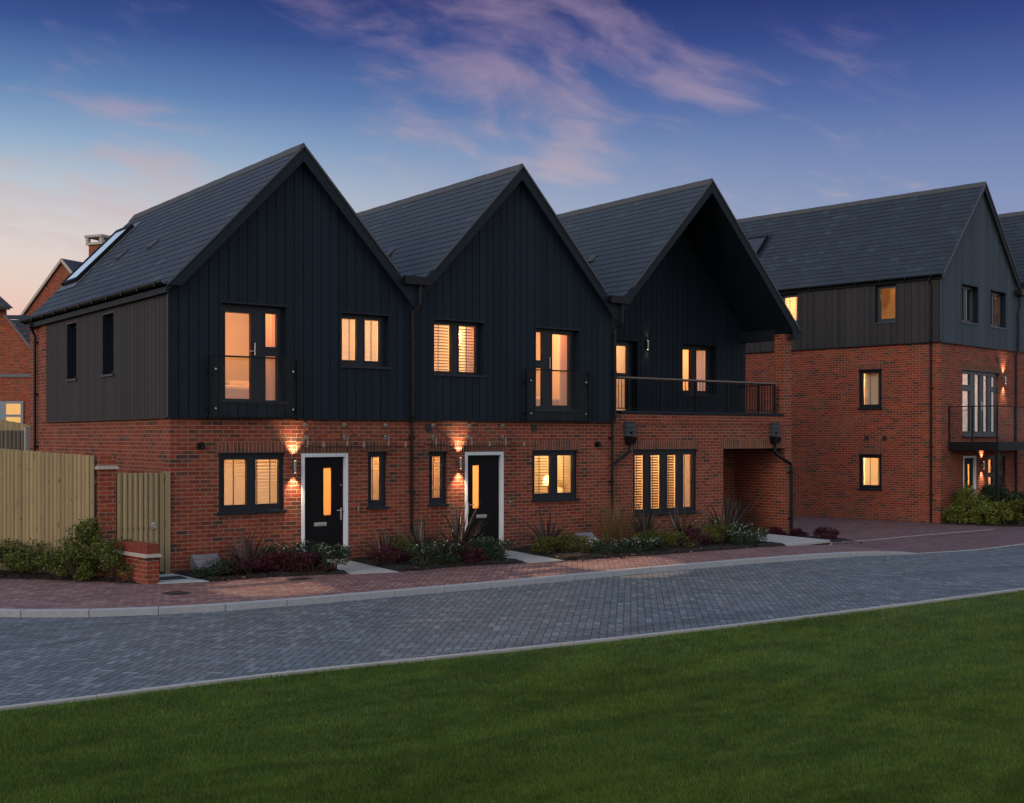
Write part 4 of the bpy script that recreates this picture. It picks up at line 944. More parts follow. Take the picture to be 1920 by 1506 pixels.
mb = MB(); z = G3[1]-K*abs(11.9-G3[0]); x_ = j3(11.9); yy = 2.2; mb.hexa([(x_-.10, yy, z-.10*K+.012), (x_-.10, yy+.22, z-.10*K+.012), (x_+.1, yy+.22, z+.1*K+.012), (x_+.1, yy, z+.1*K+.012), (x_-.13, yy, z-.10*K+.045), (x_-.13, yy+.22, z-.10*K+.045), (x_+.08, yy+.22, z+.1*K+.02), (x_+.08, yy, z+.1*K+.02)]); mb.build('roof_vent', 'ridge', h3)
# railing
rl = MB(); rl.box(F3, 10.72, 16.30, -.13, -.075, 3.79, 3.825); ro = rl.build('terrace_railing', 'handrail', h3, bevel=.005)
b = MB(); b.box(F3, 10.74, 16.28, -.115, -.09, 3.765, 3.789); b.box(F3, 10.74, 16.28, -.115, -.09, 3.075, 3.095)
n = 56
for q in range(n): u = 10.78+q*.1; b.box(F3, u-.006, u+.006, -.109, -.096, 3.095, 3.765)
b.build('balusters', 'blackmetal', ro)
for u in (11.09, 12.16, 13.33, 14.47, 15.63, 16.25): MB().box(F3, u-.02, u+.02, -.122, -.082, 3.031, 3.765).build('post', 'blackmetal', ro)
sr = MB(); S3 = Fr((16.42-X3, 0, 0), (0, 1, 0), (1, 0, 0)); sr.box(S3, .34, 1.50, -.02, .02, 3.77, 3.80); sr.box(S3, .34, 1.50, -.012, .012, 3.02, 3.04)
for q in range(12): sr.box(S3, .38+q*.1-.006, .38+q*.1+.006, -.006, .006, 2.93, 3.77)
sr.build('side_railing', 'blackmetal', ro)
def hopper(parent, fr, u, z, name='rain_hopper', side=1):
    mb = MB()      # ragged slate-look spout box with an opening, over a black hopper head
    mb.box(fr, u-.125, u-.04, .0, .13, z, z+.35); mb.box(fr, u+.04, u+.125, .0, .13, z, z+.35); mb.box(fr, u-.04, u+.04, .0, .13, z+.15, z+.35); mb.box(fr, u-.04, u+.04, .0, .13, z, z+.05); mb.box(fr, u-.04, u+.04, .0, .03, z+.05, z+.15)
    for q in range(4): mb.box(fr, u-.155+.01*(q % 2), u+.155-.01*(q % 2), .0, .15, z+.005+q*.105, z+.03+q*.105)
    o = mb.build(name, 'spout', parent, bevel=.004)
    h = MB(); h.hexa([fr(u-.12, .01, z-.02), fr(u+.12, .01, z-.02), fr(u+.09, .01, z-.18), fr(u-.09, .01, z-.18), fr(u-.14, .20, z-.02), fr(u+.14, .20, z-.02), fr(u+.09, .15, z-.18), fr(u-.09, .15, z-.18)])
    h.build('hopper_head', 'black', o)
    return o
hopper(h3, F3, 10.97, 2.43); hopper(h3, F3, 16.05, 2.43); hopper(h3, RIGHT3, .5, 2.35)
pipe(h3, [F3(10.97, .08, 2.25), F3(10.97, .08, 2.12), F3(10.92, .075, 2.05), F3(10.48, .07, 1.80), F3(10.43, .07, 1.72)], r=.03)
pipe(h3, [F3(16.05, .08, 2.25), F3(16.05, .08, 2.05), F3(16.12, .075, 1.96), F3(16.66, .07, 1.74), F3(16.72, .07, 1.62), F3(16.72, .07, -.1)], r=.04, clips=[(16.72, .07, 1.5), (16.72, .07, .3)], fr=F3)
MB().box(Fr((0, 0, 0), (1, 0, 0), (0, -1, 0)), 0, .01, 0, .01, 0, .01) if 0 else None

# ================================================================== BLOCK ON THE RIGHT
RB = R(8.145); ob = (24.942, .887, -.27)
def yard(name, off, label):
    e = tag(empty(name, (ob[0]+math.cos(RB)*off, ob[1]+math.sin(RB)*off, ob[2]), RB), label, 'house', 'three-storey houses on the right'); return e
b1 = yard('brick_house', 0, 'three-storey brick house with grey boarded top floor and a glass balcony on its front')
KB = 1.045; gB = (3.0, 11.0); XB0, XB1 = -.12, 5.85; YBB = 12.0
SWB = [(1.953, 2.745, 3.62, 4.86), (1.953, 2.745, 1.01, 2.11), (1.424, 2.156, 6.36, 7.57-.0), (4.987, 5.70, 6.55, 7.57)]
FWB = [(1.429, 2.70, 6.36, 7.57), (3.63, 4.90, 6.36, 7.57), (1.60, 4.42, 2.73, 4.83), (1.649, 2.617, 0, 2.08), (3.577, 4.972, .10, 2.05)]
mb = MB(); grid_wall(mb, FRONT, 0, 6.0, -.2, 7.66, FWB, .25); grid_wall(mb, LEFT, .25, YBB, -.2, 7.7, SWB, .25)
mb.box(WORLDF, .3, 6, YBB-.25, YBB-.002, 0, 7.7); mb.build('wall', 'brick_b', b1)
cladding(b1, FRONT, -.045, 6.0, 5.65, lambda x: gB[1]-KB*abs(x-gB[0])-.14, FWB[:2], 'clad_b', peak=gB[0], pitch=.16)
cladding(b1, LEFT, 0, YBB, 5.65, lambda y: 7.68, SWB[2:], 'clad_lit_side', pitch=.23)
m_ = MB(); m_.box(FRONT, -.06, 6.0, 0, .06, 5.62, 5.648); m_.box(LEFT, 0, YBB, 0, .06, 5.62, 5.648); m_.build('base_trim', 'black', b1)
for s in SWB[:2]: soldier(b1, LEFT, s[0]-.05, s[1]+.05, s[3]+.001, mkey='soldier_b')
soldier(b1, FRONT, 1.55, 4.47, 4.831, mkey='soldier_b')
for q, s in enumerate(SWB):
    up = q >= 2
    w_ = window(b1, LEFT, *s, [(s[0]+.11, s[1]-.11, s[2]+.12, s[3]-.10)], rec=.10 if up else .05, mat_f='frame_b' if up else 'frame', sillout=.07)
    if up: lining(w_, LEFT, *s, -.10, .044)
    if q in (0, 1, 3): blind_for(w_, LEFT, s[0]+.09, s[1]-.09, s[2]+.1, s[3]-.08, -.22, tapes=(.2, .66), tilt=66 if q < 2 else 20, m='slat' if q < 2 else 'darkslat')
    room(b1, LEFT, s[0]-.3, s[1]+.5, s[2]-.5, s[3]+.12, 2.2, P=(120, 48, 26, 20)[q], col=((1, .60, .30), (1, .66, .30), (1, .50, .18), (1, .5, .2))[q])
for s in FWB[:2]:
    w_ = window(b1, FRONT, *s, [(s[0]+.15, s[0]+.50, s[2]+.10, s[3]-.09), (s[0]+.68, s[1]-.12, s[2]+.10, s[3]-.09)], rec=.12, mat_f='frame_b', sillout=.07, glass='glass_refl'); lining(w_, FRONT, *s, -.12, .044)
    room(b1, FRONT, s[0]-.05, s[1]+.15, s[2]-.3, s[3]+.12, 1.6, P=9); curtain_for(w_, FRONT, s[0]+.12, s[0]+.72, s[2]-.1, s[3], -.24, m='net', seed=1); curtain_for(w_, FRONT, s[0]+.76, s[0]+1.0, s[2]-.1, s[3], -.24, m='net', seed=4)
s = FWB[2]
w_ = window(b1, FRONT, *s, [(1.70, 2.278, 4.37, 4.72), (1.70, 2.278, 2.87, 4.17), (2.64, 3.05, 2.87, 4.72), (3.31, 3.69, 2.87, 4.72), (3.945, 4.34, 4.37, 4.69), (3.945, 4.34, 2.87, 4.19)], rec=.06, mat_f='frame_b', glass='glass_refl', name='french_window', sillout=.08)
MB().tube([FRONT(3.18, -.05, 3.55), FRONT(3.18, -.05, 3.85)], .014, 8).build('handle', 'steel', w_)
room(b1, FRONT, 1.5, 4.6, 2.75, 5.0, 3.0, P=24, lpos=(3.3, .7, 4.2))
front_door(b1, FRONT, 1.649, 2.617, 0, 2.08, 1, 1); room(b1, FRONT, 1.7, 2.7, .05, 2.3, 1.5, P=16, start=.27)
s = FWB[4]; w_ = window(b1, FRONT, *s, [(3.68, 4.06, 1.50, 1.93), (3.68, 4.06, .2, 1.36), (4.3, 4.80, 1.50, 1.93), (4.3, 4.80, .2, 1.36)], rec=.06, name='french_window')
for a, b_ in ((3.66, 4.08), (4.28, 4.82)): blind_for(w_, FRONT, a, b_, .18, 1.95, -.2, tapes=(.5,), tilt=40)
room(b1, FRONT, 3.3, 5.2, .02, 2.3, 1.8, P=30)
course_roof(b1, -.13, YBB+.1, *gB, XB0, XB1, KB, 'slate_b', ex=.21); ridge_caps(b1, -.16, YBB+.1, *gB, KB)
bargeboard(b1, *gB, KB, XB0, -.16, -.131, wv=.16, mkey='clad_b'); bargeboard(b1, *gB, KB, XB1, -.16, -.131, wv=.30)
gutter(b1, -.12, YBB, -.17, 7.72); MB().box(WORLDF, -.12, -.002, -.12, YBB, 7.60, 7.66).build('fascia', 'trim_hi', b1)
rooflight(b1, gB, 1.15, 2.05, 7.45, 8.45, k=KB, mk='glass_dark')
pipe(b1, [(-.17, .28, 7.66), (-.17, .28, 7.55), (-.10, .28, 7.40), (-.10, .28, 5.7), (-.06, .28, 5.55), (-.06, .28, .0)], r=.036, clips=[(.28, .10, 7.2), (.28, .10, 6.0), (.28, .06, 4.2), (.28, .06, 2.4), (.28, .06, .9)], fr=LEFT)
pipe(b1, [(5.88, -.12, 7.55), (5.88, -.12, 7.2), (5.82, -.10, 7.0), (5.82, -.10, 5.75), (5.74, -.06, 5.5), (5.74, -.06, .0)], r=.036, clips=[(5.82, .10, 6.8), (5.82, .10, 5.9), (5.74, .06, 3.0)], fr=FRONT)
MB().box(FRONT, 5.62, 6.2, .05, .30, 7.55, 7.75).build('outlet_box', 'black', b1)
wall_lamp(b1, FRONT, 4.78, 4.62, up=16, dn=16); wall_lamp(b1, FRONT, 3.03, 1.78, up=20, dn=16)
for (y, z) in ((2.474, 2.645), (1.843, 2.645)): square_vent(b1, LEFT, y, z)
square_vent(b1, FRONT, 4.3, 5.3)
# balcony: deck on a post, glass balustrade
bd = MB(); bd.box(FRONT, .56, 6.05, .001, 1.57, 2.275, 2.54); bo = bd.build('balcony', 'blackmetal', b1)
for i in range(1): MB().box(FRONT, .62, .72, 1.44, 1.54, -.0, 2.274).build('post', 'blackmetal', bo)
def gl_panel(fr, a, b_, d0, d1): MB().box(fr, a, b_, d0, d1, 2.60, 3.60).build('glass_panel', 'balglass', bo)
LB = Fr((.58, 0, 0), (0, 1, 0), (1, 0, 0))
for a, b_ in ((-1.50, -.80), (-.72, -.06)): gl_panel(LB, a, b_, -.006, .006)
for a, b_ in ((.66, 1.9), (1.98, 3.2), (3.28, 4.5), (4.58, 5.8)): gl_panel(FRONT, a, b_, 1.52, 1.532)
rb = MB(); rb.box(LB, -1.56, -.01, -.02, .02, 3.62, 3.65); rb.box(FRONT, .56, 6.05, 1.51, 1.55, 3.62, 3.65)
rb.build('handrail', 'blackmetal', bo)
for a in (-1.53, -.76, -.03): MB().box(LB, a-.02, a+.02, -.02, .02, 2.54, 3.62).build('balustrade_post', 'blackmetal', bo)
for a in (1.94, 3.24, 4.54): MB().box(FRONT, a-.02, a+.02, 1.51, 1.55, 2.54, 3.62).build('balustrade_post', 'blackmetal', bo)

b2 = yard('brick_house', 6.02, 'three-storey brick house cut by the right picture edge, mostly its dark roof')
mb = MB(); grid_wall(mb, FRONT, 0, 6.0, -.2, 7.6, [], .25); mb.box(WORLDF, 5.7, 5.99, .26, YBB, 0, 7.6); mb.build('wall', 'brick_b', b2)
cladding(b2, FRONT, 0, 6.0, 5.65, lambda x: gB[1]-KB*abs(x-gB[0])-.14, [], 'clad_b', peak=gB[0], pitch=.16)
course_roof(b2, -.13, YBB+.1, 3.0, 11.0, .15, 5.85, KB, 'slate_b', ex=.21); ridge_caps(b2, -.16, YBB+.1, 3.0, 11.0, KB); bargeboard(b2, 3.0, 11.0, KB, .15, -.16, -.131, wv=.3)

# ================================================================== HOUSES FAR LEFT (behind the fence)
def cpt(px, D): p = CAM+RGT*((px-960)/2220*D)+FWD*D; return p
def far_house(label, base, rot, wdt, dep, eave, rise, name='brick_house', gable_front=True, chimney=None, windows=(), band=None):
    e = tag(empty(name, (base.x, base.y, 0), rot), label, 'house', 'brick houses beyond the fence')
    mb = MB(); hw = wdt/2
    fr = Fr((0, 0, 0), (1, 0, 0), (0, -1, 0))
    if gable_front:
        mb.cur = 0
        mb.prism(WORLDF, [(-hw, -.5), (hw, -.5), (hw, eave), (0, eave+rise), (-hw, eave)], 0, dep)
    mb.build('wall', 'brick_far', e)
    course_roof(e, -.12, dep+.2, 0, eave+rise+.12, -hw-.2, hw+.2, rise/hw, 'slate', ex=.28, th=.08)
    kk = rise/hw
    for s in (-1, 1): MB().prism(WORLDF, [(0, eave+rise+.13), (s*(hw+.2), eave+rise+.13-kk*(hw+.2)), (s*(hw+.2), eave+rise-.08-kk*(hw+.2)), (0, eave+rise-.08)], -.16, -.125).build('verge_strip', 'stone', e)
    if band: MB().box(fr, -hw, hw, .002, .05, band, band+.12).build('band_course', 'lead', e)
    for (a, b, c, d) in windows:
        n = max(2, int((b-a)/.75)); L = []
        for q in range(n):
            x0, x1 = a+.08+(b-a-.08)*q/n, a+(b-a)*(q+1)/n-.08
            L += [(x0, x1, c+.08, c+(d-c)*.30), (x0, x1, c+(d-c)*.30+.08, d-.08)]
        o = window(e, fr, a, b, c, d, L, rec=-.085, mat_f='frame_far', glass='litpane')
    if chimney:
        cx_, cy_, ct = chimney
        ch = MB().box(WORLDF, cx_-.5, cx_+.5, cy_-.5, cy_+.5, eave, ct-.58).build('chimney', 'brick_far', e)
        cp = MB(); cp.box(WORLDF, cx_-.62, cx_+.62, cy_-.62, cy_+.62, ct-.58, ct-.44)
        for sx in (-1, 1):
            for sy in (-1, 1): cp.box(WORLDF, cx_+sx*.52-.1, cx_+sx*.52+.1, cy_+sy*.52-.1, cy_+sy*.52+.1, ct-.44, ct-.14)
        cp.box(WORLDF, cx_-.68, cx_+.68, cy_-.68, cy_+.68, ct-.14, ct); cp.build('chimney_cap', 'stone', ch)
    return e
def litpane():
    m, t, p, o = mat('lit_pane'); e = t.new('ShaderNodeEmission'); n = t.noise(t.obj(), 1.4, 3)
    t.put(e.inputs[0], t.mix(n, (1, .42, .06), (1, .62, .20))); e.inputs[1].default_value = .9
    g = t.new('ShaderNodeBsdfGlossy'); g.inputs['Roughness'].default_value = .05; ad = t.new('ShaderNodeMixShader'); ad.inputs[0].default_value = .12
    t.l.new(e.outputs[0], ad.inputs[1]); t.l.new(g.outputs[0], ad.inputs[2]); t.l.new(ad.outputs[0], o.inputs[0]); return m
M['litpane'] = litpane()
rotC = -YAW
P2 = cpt(118, 68); far_house('plain red brick gable end beyond the row with a stone-capped chimney', P2, -YAW+R(-24), 9.6, 12, 7.8, 4.75, chimney=(-.15, 3.2, 14.45))
# lower house: slate slope against the sky and a brick front with a lit window
def low_house():
    b = cpt(14, 58); e = tag(empty('brick_house', (b.x, b.y, 0), -YAW), 'red brick house at the left edge with a pale-framed lit window', 'house', 'brick houses beyond the fence')
    fr = FRONT; mb = MB()
    mb.prism(WORLDF, [(-6, -.5), (4, -.5), (4, 3.2), (1.6, 6.2), (-.16, 8.42), (-.16, 8.74), (-6, 8.74)], 0, .3); mb.build('wall', 'brick_far', e)
    r = MB(); n = 18
    for q in range(n):
        y0, y1 = .35+q*.28, .35+(q+1)*.28; z0, z1 = 4.0+q*.275, 4.0+(q+1)*.275
        r.poly([(-5, y0, z0+.02), (4.5, y0, z0+.02), (4.5, y1, z1-.0), (-5, y1, z1-.0)], [(-.1, q+.001), (4.5, q+.001), (4.5, q+.999), (-.1, q+.999)])
    r.build('lower_roof', 'slate', e)
    MB().prism(WORLDF, [(-.16, 8.46), (1.6, 6.24), (4, 3.24), (4, 3.14), (1.6, 6.14), (-.16, 8.36)], -.06, .0).build('verge_strip', 'lead', e)
    t = MB(); 
    t.prism(WORLDF, [(.22, 8.75), (-3.4, 12.0), (-6, 12.0), (-6, 8.75)], -.3, .2); t.build('roof', 'slate', e); MB().box(WORLDF, -6, .26, -.42, -.305, 8.62, 8.78).build('gutter', 'black', e)
    MB().box(fr, -6, 2.1, .002, .06, 5.36, 5.50).build('band_course', 'lead', e)
    
    window(e, fr, -2.2, .80, 3.05, 4.15, [(-2.1, -1.45, 3.15, 4.05), (-1.2, -.42, 3.15, 4.05), (-.05, .68, 3.52, 4.05), (-.05, .68, 3.12, 3.40)], rec=-.085, mat_f='frame_far', glass='litpane')
low_house()

# ================================================================== FENCES, GATE, GARDEN WALLS
def rboard(mb, fr, x, w_, z0, z1, off=0):
    prof = [(0, .004), (.0, .014), (.16, .030), (.5, .038), (.84, .028), (1, .012), (1, .004)]; n = len(prof); i = len(mb.v)
    for z in (z0, z1): mb.v += [tuple(fr(x+p*w_, d+off, z)) for p, d in prof]
    mb.f += [tuple(range(i, i+n)), tuple(range(i+2*n-1, i+n-1, -1))]+[(i+k, i+n+k, i+n+(k+1) % n, i+(k+1) % n) for k in range(n)]; mb.mi += [0]*(n+2)
def board_fence(name, p0, p1, z0a, z0b, top0, top1, label, mkey='timber', posts=True, bw=.1, cat='fence', group=None):
    p0, p1 = Vector((*p0, 0)), Vector((*p1, 0)); u = (p1-p0); L = u.length; u.normalize(); n = Vector((u.y, -u.x, 0))
    if n.dot(CAM-p0) < 0: n = -n
    fr = Fr((0, 0, 0), u, n); e = tag(empty(name, p0), label, cat, group)
    k = 0; x = 0.0; mb = MB()
    while x < L-.02:
        t = x/L; tp = top0+(top1-top0)*t+random.uniform(-.006, .006); b = min(x+bw+.022, L)
        # feather edge: thick edge proud, thin edge tucked behind the next board
        rboard(mb, fr, x, min(bw-.007, L-x), z0a, tp, random.uniform(0, .012)); x += bw
    uo = p0.dot(u); mb.build('boards', mkey, e, uvfn=lambda c: (c.dot(u), c.z))
    r = MB()
    for h in (.35, .95, 1.6): r.box(fr, 0, L, -.05, .001, z0a+h, z0a+h+.07)
    MB().prism(fr, [(0, z0a), (L, z0a), (L, top1-.02), (0, top0-.02)], -.001, .0035).build('backing', 'timber_dk', e)
    r.build('rail', mkey, e)
    if posts:
        x = 0
        while x <= L+.1: MB().box(fr, x-.05, x+.05, -.15, -.051, z0a-.1, top0+(top1-top0)*min(1, x/L)-.05).build('post', mkey, e); x += 2.4
    return e
board_fence('garden_fence', (-1.29, .06), (-4.3, 6.8), .02, .02, 2.10, 2.44, 'tall pale timber featheredge fence behind the green shrubs')
# gate
gt = tag(empty('garden_gate', (-.93, 0, 0)), 'pale timber gate with a round steel ring latch between brick pier and house corner', 'gate')
mb = MB(); x = 0
while x < .70: rboard(mb, FRONT, x, .084, .05, 1.79, random.uniform(0, .01)); x += .092
MB().box(FRONT, 0, .74, -.03, .003, .05, 1.78).build('ledge', 'timber_dk', gt)
mb.build('boards', 'timber', gt); MB().box(FRONT, .745, .82, -.03, .03, .05, 1.79).build('closing_board', 'timber', gt); MB().box(FRONT, .835, .925, -.06, .045, .0, 1.80).build('gate_post', 'timber', gt)
rg = MB(); rg.tube([FRONT(.62, .03, .885), FRONT(.62, .045, .885)], .05, 20); pts = [FRONT(.62+.042*math.sin(a), .055, .86-.042*math.cos(a)) for a in [2*math.pi*q/16 for q in range(17)]]; rg.tube(pts, .007, 6); rg.build('ring_latch', 'steel', gt)
# fence pier and low wall
pr = tag(MB().box(WORLDF, -1.25, -.95, -.02, .21, 0, 1.86).build('brick_pier', 'brick_b'), 'slim red brick pier with a pale stone collar between fence and gate', 'pier')
MB().box(WORLDF, -1.29, -.91, -.06, .25, 1.861, 1.90).box(WORLDF, -1.27, -.93, -.04, .23, 1.901, 1.925).build('collar', 'stone', pr, bevel=.006); MB().box(WORLDF, -1.25, -.95, -.02, .21, 1.926, 2.09).build('cap', 'brick_b', pr, bevel=.008)
LWF = Fr((-.865, -1.245, 0), (math.cos(R(97)), math.sin(R(97)), 0), (math.cos(R(7)), math.sin(R(7)), 0))
lw = tag(empty('low_garden_wall', (-.865, -1.245, 0)), 'low red brick wall with tiled top and pale stone moulding beside the gate path', 'wall')
LF = Fr((0, 0, 0), LWF.u, LWF.n)
MB().box(LF, 0, 1.15, 0, .22, 0, .43).build('wall_base', 'brick_b', lw)
MB().box(LF, -.04, 1.18, -.04, .26, .431, .462).box(LF, -.025, 1.17, -.025, .245, .463, .49).build('moulding', 'stone', lw, bevel=.008)
cp = MB(); x = 0
while x < 1.1: cp.box(LF, x, x+.068, .0, .22, .491, .65); x += .075
cp.build('coping_tiles', 'tile', lw, bevel=.005)
# far fences
P = cpt(-60, 33); Q = cpt(66, 31)
board_fence('garden_fence', (P.x, P.y), (Q.x, Q.y), .6, .6, 3.08, 2.70, 'pale top of a distant fence sloping down behind the tall timber fence', 'timber', posts=False, group=None)
P = cpt(-60, 29); Q = cpt(56, 29)
f2 = board_fence('panel_fence', (P.x, P.y), (Q.x, Q.y), .2, .2, 2.58, 2.58, 'weathered grey panel fence with concrete post seen above the timber fence', 'timber_dk', posts=False, cat='fence')
for px in (50,):
    q = cpt(px, 28.9); MB().box(Fr(tuple(q-Vector((P.x, P.y, CAM.z))), (1, 0, 0), (0, -1, 0)), -.06, .06, -.0, .12, 0-CAM.z*0, 2.66).build('concrete_post', 'concrete', f2)

# ================================================================== STREET DETAILS
def meter(x, y, rz, label):
    e = tag(empty('meter_box', (x, y, 0), rz), label, 'meter box', 'gas meter boxes in the beds')
    mb = MB(); mb.prism(Fr((0, 0, 0), (0, 1, 0), (1, 0, 0)), [(-.20, 0), (.20, 0), (.20, .29), (.12, .31), (-.20, .08)], -.23, .23); mb.build('body', 'meter', e, bevel=.015)
    l = MB()
    for q in range(3):
        t0, t1 = q/3+.01, (q+1)/3-.01; a = (-.205+.32*t0, .085+.23*t0); b = (-.205+.32*t1, .085+.23*t1)
        l.prism(Fr((0, 0, 0), (0, 1, 0), (1, 0, 0)), [(a[0], a[1]), (b[0], b[1]), (b[0]-.012, b[1]+.016), (a[0]-.012, a[1]+.016)], -.24, .24)
    l.build('lid', 'meter', e)
meter(.56, -.30, 0, 'sloping grey plastic meter box among red shrubs beneath the left ground-floor window')
meter(9.05, -.75, 0, 'sloping grey plastic meter box beneath the right window of the middle house')
def drain(x, y, rz, label, wd=.5, dp=.2):
    mb = MB(); 
    mb.box(WORLDF, -wd/2, wd/2, -dp/2, dp/2, .0, .008); e = mb.build('drain_cover', 'iron', None, loc=(x, y, .002)); e.rotation_euler = (0, 0, rz)
    g = MB()
    for q in range(9): g.box(WORLDF, -wd/2+.03+q*(wd-.06)/9, -wd/2+.03+q*(wd-.06)/9+.022, -dp/2+.02, dp/2-.02, .008, .016)
    g.build('grating', 'iron', e)
    tag(e, label, 'drain cover', 'drain covers in the red pavement')
drain(-.9, -2.62, R(6), 'rusty iron drain cover in the red pavement in front of the low brick wall', .34, .34); drain(1.45, -2.12, R(-4), 'iron drain cover at the edge of the bed before the first black door', .40, .22)
mt = tag(MB().box(WORLDF, -.32, .32, -.19, .19, 0, .014).build('door_mat', 'mat', None, loc=(-.36, -.72, .007)), 'dark rectangular mat grating set in the pale slab by the gate', 'mat'); mt.rotation_euler = (0, 0, R(-4))
# inside the rooms
def lamp(x, y, z, label, s=1):
    e = tag(empty('table_lamp', (x, y, z)), label, 'table lamp')
    MB().tube([(0, 0, 0), (0, 0, .03), (0, 0, .06), (0, 0, .18), (0, 0, .26)], .05, 14, radii=[.07, .07, .03, .05, .015]).build('lamp_base', 'wood', e, smooth=True)
    MB().tube([(0, 0, .24), (0, 0, .46)], .12, 20, caps=False, radii=[.16, .11]).build('lamp_shade', 'linenshade', e, smooth=True)
    ld = bpy.data.lights.new('bulb_light', 'POINT'); ld.energy = 9; ld.color = (1, .72, .35); ld.shadow_soft_size = .04; lo = bpy.data.objects.new('bulb_light', ld); C.objects.link(lo); lo.parent = e; lo.location = (0, 0, .34)
M['linenshade'] = cloth_mat('lampshade_linen', (.95, .85, .55), .7)
lamp(9.55, 1.15, 1.06, 'lit table lamp seen through the right ground-floor window of the middle house'); lamp(8.62, .95, 1.02, 'lit table lamp half hidden by the blind of the left pane in the same window')
tbl = tag(MB().box(WORLDF, 8.4, 9.75, .85, 1.45, .98, 1.02).box(WORLDF, 8.45, 8.5, .9, 1.4, .45, .98).box(WORLDF, 9.65, 9.7, .9, 1.4, .45, .98).build('console_table', 'wood'), 'wooden console table under the lit lamps behind the middle house window', 'table')
def bed_(x0, x1, y0, y1, z, label):
    e = tag(empty('bed', ((x0+x1)/2, (y0+y1)/2, z)), label, 'bed'); hx, hy = (x1-x0)/2, (y1-y0)/2
    MB().box(WORLDF, -hx, hx, -hy, hy, 0, .42).build('mattress', 'linen', e, bevel=.06); MB().box(WORLDF, -hx*.8, -hx*.1, hy-.55, hy-.15, .421, .56).build('pillow', 'linen', e, bevel=.05); MB().box(WORLDF, hx*.1, hx*.8, hy-.55, hy-.15, .421, .56).build('pillow', 'linen', e, bevel=.05)
bed_(1.2, 2.7, 1.0, 2.6, 2.99, 'white linen bed behind the left french window'); bed_(8.1, 9.7, .9, 2.5, 2.91, 'bed with cushions behind the french window of the middle house')

def chips():
    r = np.random.default_rng(77); P = []
    for (x0, x1, ya, yb) in ((.1, 2.5, -1.75, -1.2), (3.45, 6.1, -2.35, -1.7), (7.0, 13.0, -3.0, -2.2), (-2.6, -.95, -1.1, 1.3), (14.9, 16.6, -2.6, -1.0)):
        n = int((x1-x0)*140); X = r.uniform(x0, x1, n); Y = r.uniform(ya, yb, n)
        if x0 < 0: Y = 1.35-(X+2.6)/1.65*2.35+r.normal(.12, .16, n)
        P += [(x, y, zpave(x)+.012+.05*(r.random()) ) for x, y in zip(X, Y)]
    P = np.array(P); n = len(P); a = r.uniform(0, 6.28, n); s = r.uniform(.012, .035, n); d = np.stack([np.cos(a), np.sin(a), r.normal(0, .3, n)], 1)*s[:, None]; w_ = np.stack([-np.sin(a), np.cos(a), r.normal(0, .3, n)], 1)*s[:, None]*.45
    V = np.stack([P-d-w_, P+d-w_, P+d+w_, P-d+w_], 1); o = quads('bark_chips', V, 'chip', None, r.random(n).astype(np.float32), 4); tag(o, 'loose bark chips and fallen leaves scattered over the dark beds', 'bark chips', kind='stuff')

# ================================================================== PLANTS
M['lf_green'] = leaf_mat('euonymus_leaf', [(0, (.018, .032, .008)), (.4, (.060, .090, .014)), (.75, (.12, .15, .022)), (1, (.24, .24, .05))])
M['lf_lime2'] = leaf_mat('bright_shrub_leaf', [(0, (.04, .06, .012)), (.4, (.09, .125, .020)), (.75, (.16, .19, .03)), (1, (.30, .30, .06))])
M['lf_dark'] = leaf_mat('dark_green_leaf', [(0, (.010, .022, .010)), (.6, (.025, .050, .022)), (1, (.05, .085, .03))])
M['lf_red'] = leaf_mat('wine_red_leaf', [(0, (.020, .005, .009)), (.5, (.055, .011, .020)), (.85, (.10, .018, .03)), (1, (.16, .03, .04))])
M['lf_lime'] = leaf_mat('yellow_green_leaf', [(0, (.025, .035, .008)), (.5, (.075, .085, .014)), (1, (.18, .17, .03))])
M['lf_phor'] = leaf_mat('bronze_flax_leaf', [(0, (.024, .024, .020)), (.5, (.062, .056, .048)), (.85, (.115, .095, .080)), (1, (.24, .19, .14))], .42)
M['lf_straw'] = leaf_mat('straw_grass', [(0, (.10, .065, .025)), (.6, (.20, .13, .05)), (1, (.30, .21, .09))])
M['petal'] = simple('white_petal', (.62, .60, .52), .7, 0, .1); M['twig'] = simple('brown_twig', (.07, .05, .032), .85)

def leaves_mesh(name, n, pos_fn, size, mkey, parent, seed, asp=.45, droop=.3, up=.4):
    r = np.random.default_rng(seed); P = pos_fn(r, n); n = len(P)
    a = r.uniform(0, 2*np.pi, n); e = r.normal(up, .5, n); s = size*r.uniform(.6, 1.25, n)
    d = np.stack([np.cos(a)*np.cos(e), np.sin(a)*np.cos(e), np.sin(e)], 1); t = r.normal(0, 1, (n, 3)); w_ = np.cross(d, t); w_ /= np.linalg.norm(w_, axis=1)[:, None]+1e-9
    nn = np.cross(d, w_)
    V = np.empty((n, 4, 3), np.float32); V[:, 0] = P; V[:, 1] = P+d*s[:, None]*.5+w_*s[:, None]*asp*.5; V[:, 2] = P+d*s[:, None]-nn*s[:, None]*droop*.4; V[:, 3] = P+d*s[:, None]*.5-w_*s[:, None]*asp*.5
    return quads(name, V, mkey, parent, r.random(n).astype(np.float32), 4)
def quads(name, V, mkey, parent, lv, k):
    n = len(V); me = bpy.data.meshes.new(name); me.vertices.add(n*k); me.vertices.foreach_set('co', V.astype(np.float32).ravel())
    me.loops.add(n*k); me.loops.foreach_set('vertex_index', np.arange(n*k, dtype=np.int32)); me.polygons.add(n); me.polygons.foreach_set('loop_start', np.arange(n, dtype=np.int32)*k)
    me.update(calc_edges=True); at = me.attributes.new('lv', 'FLOAT', 'POINT'); at.data.foreach_set('value', np.repeat(lv, k))
    me.materials.append(M[mkey]); o = bpy.data.objects.new(name, me); C.objects.link(o); o.parent = parent; return o
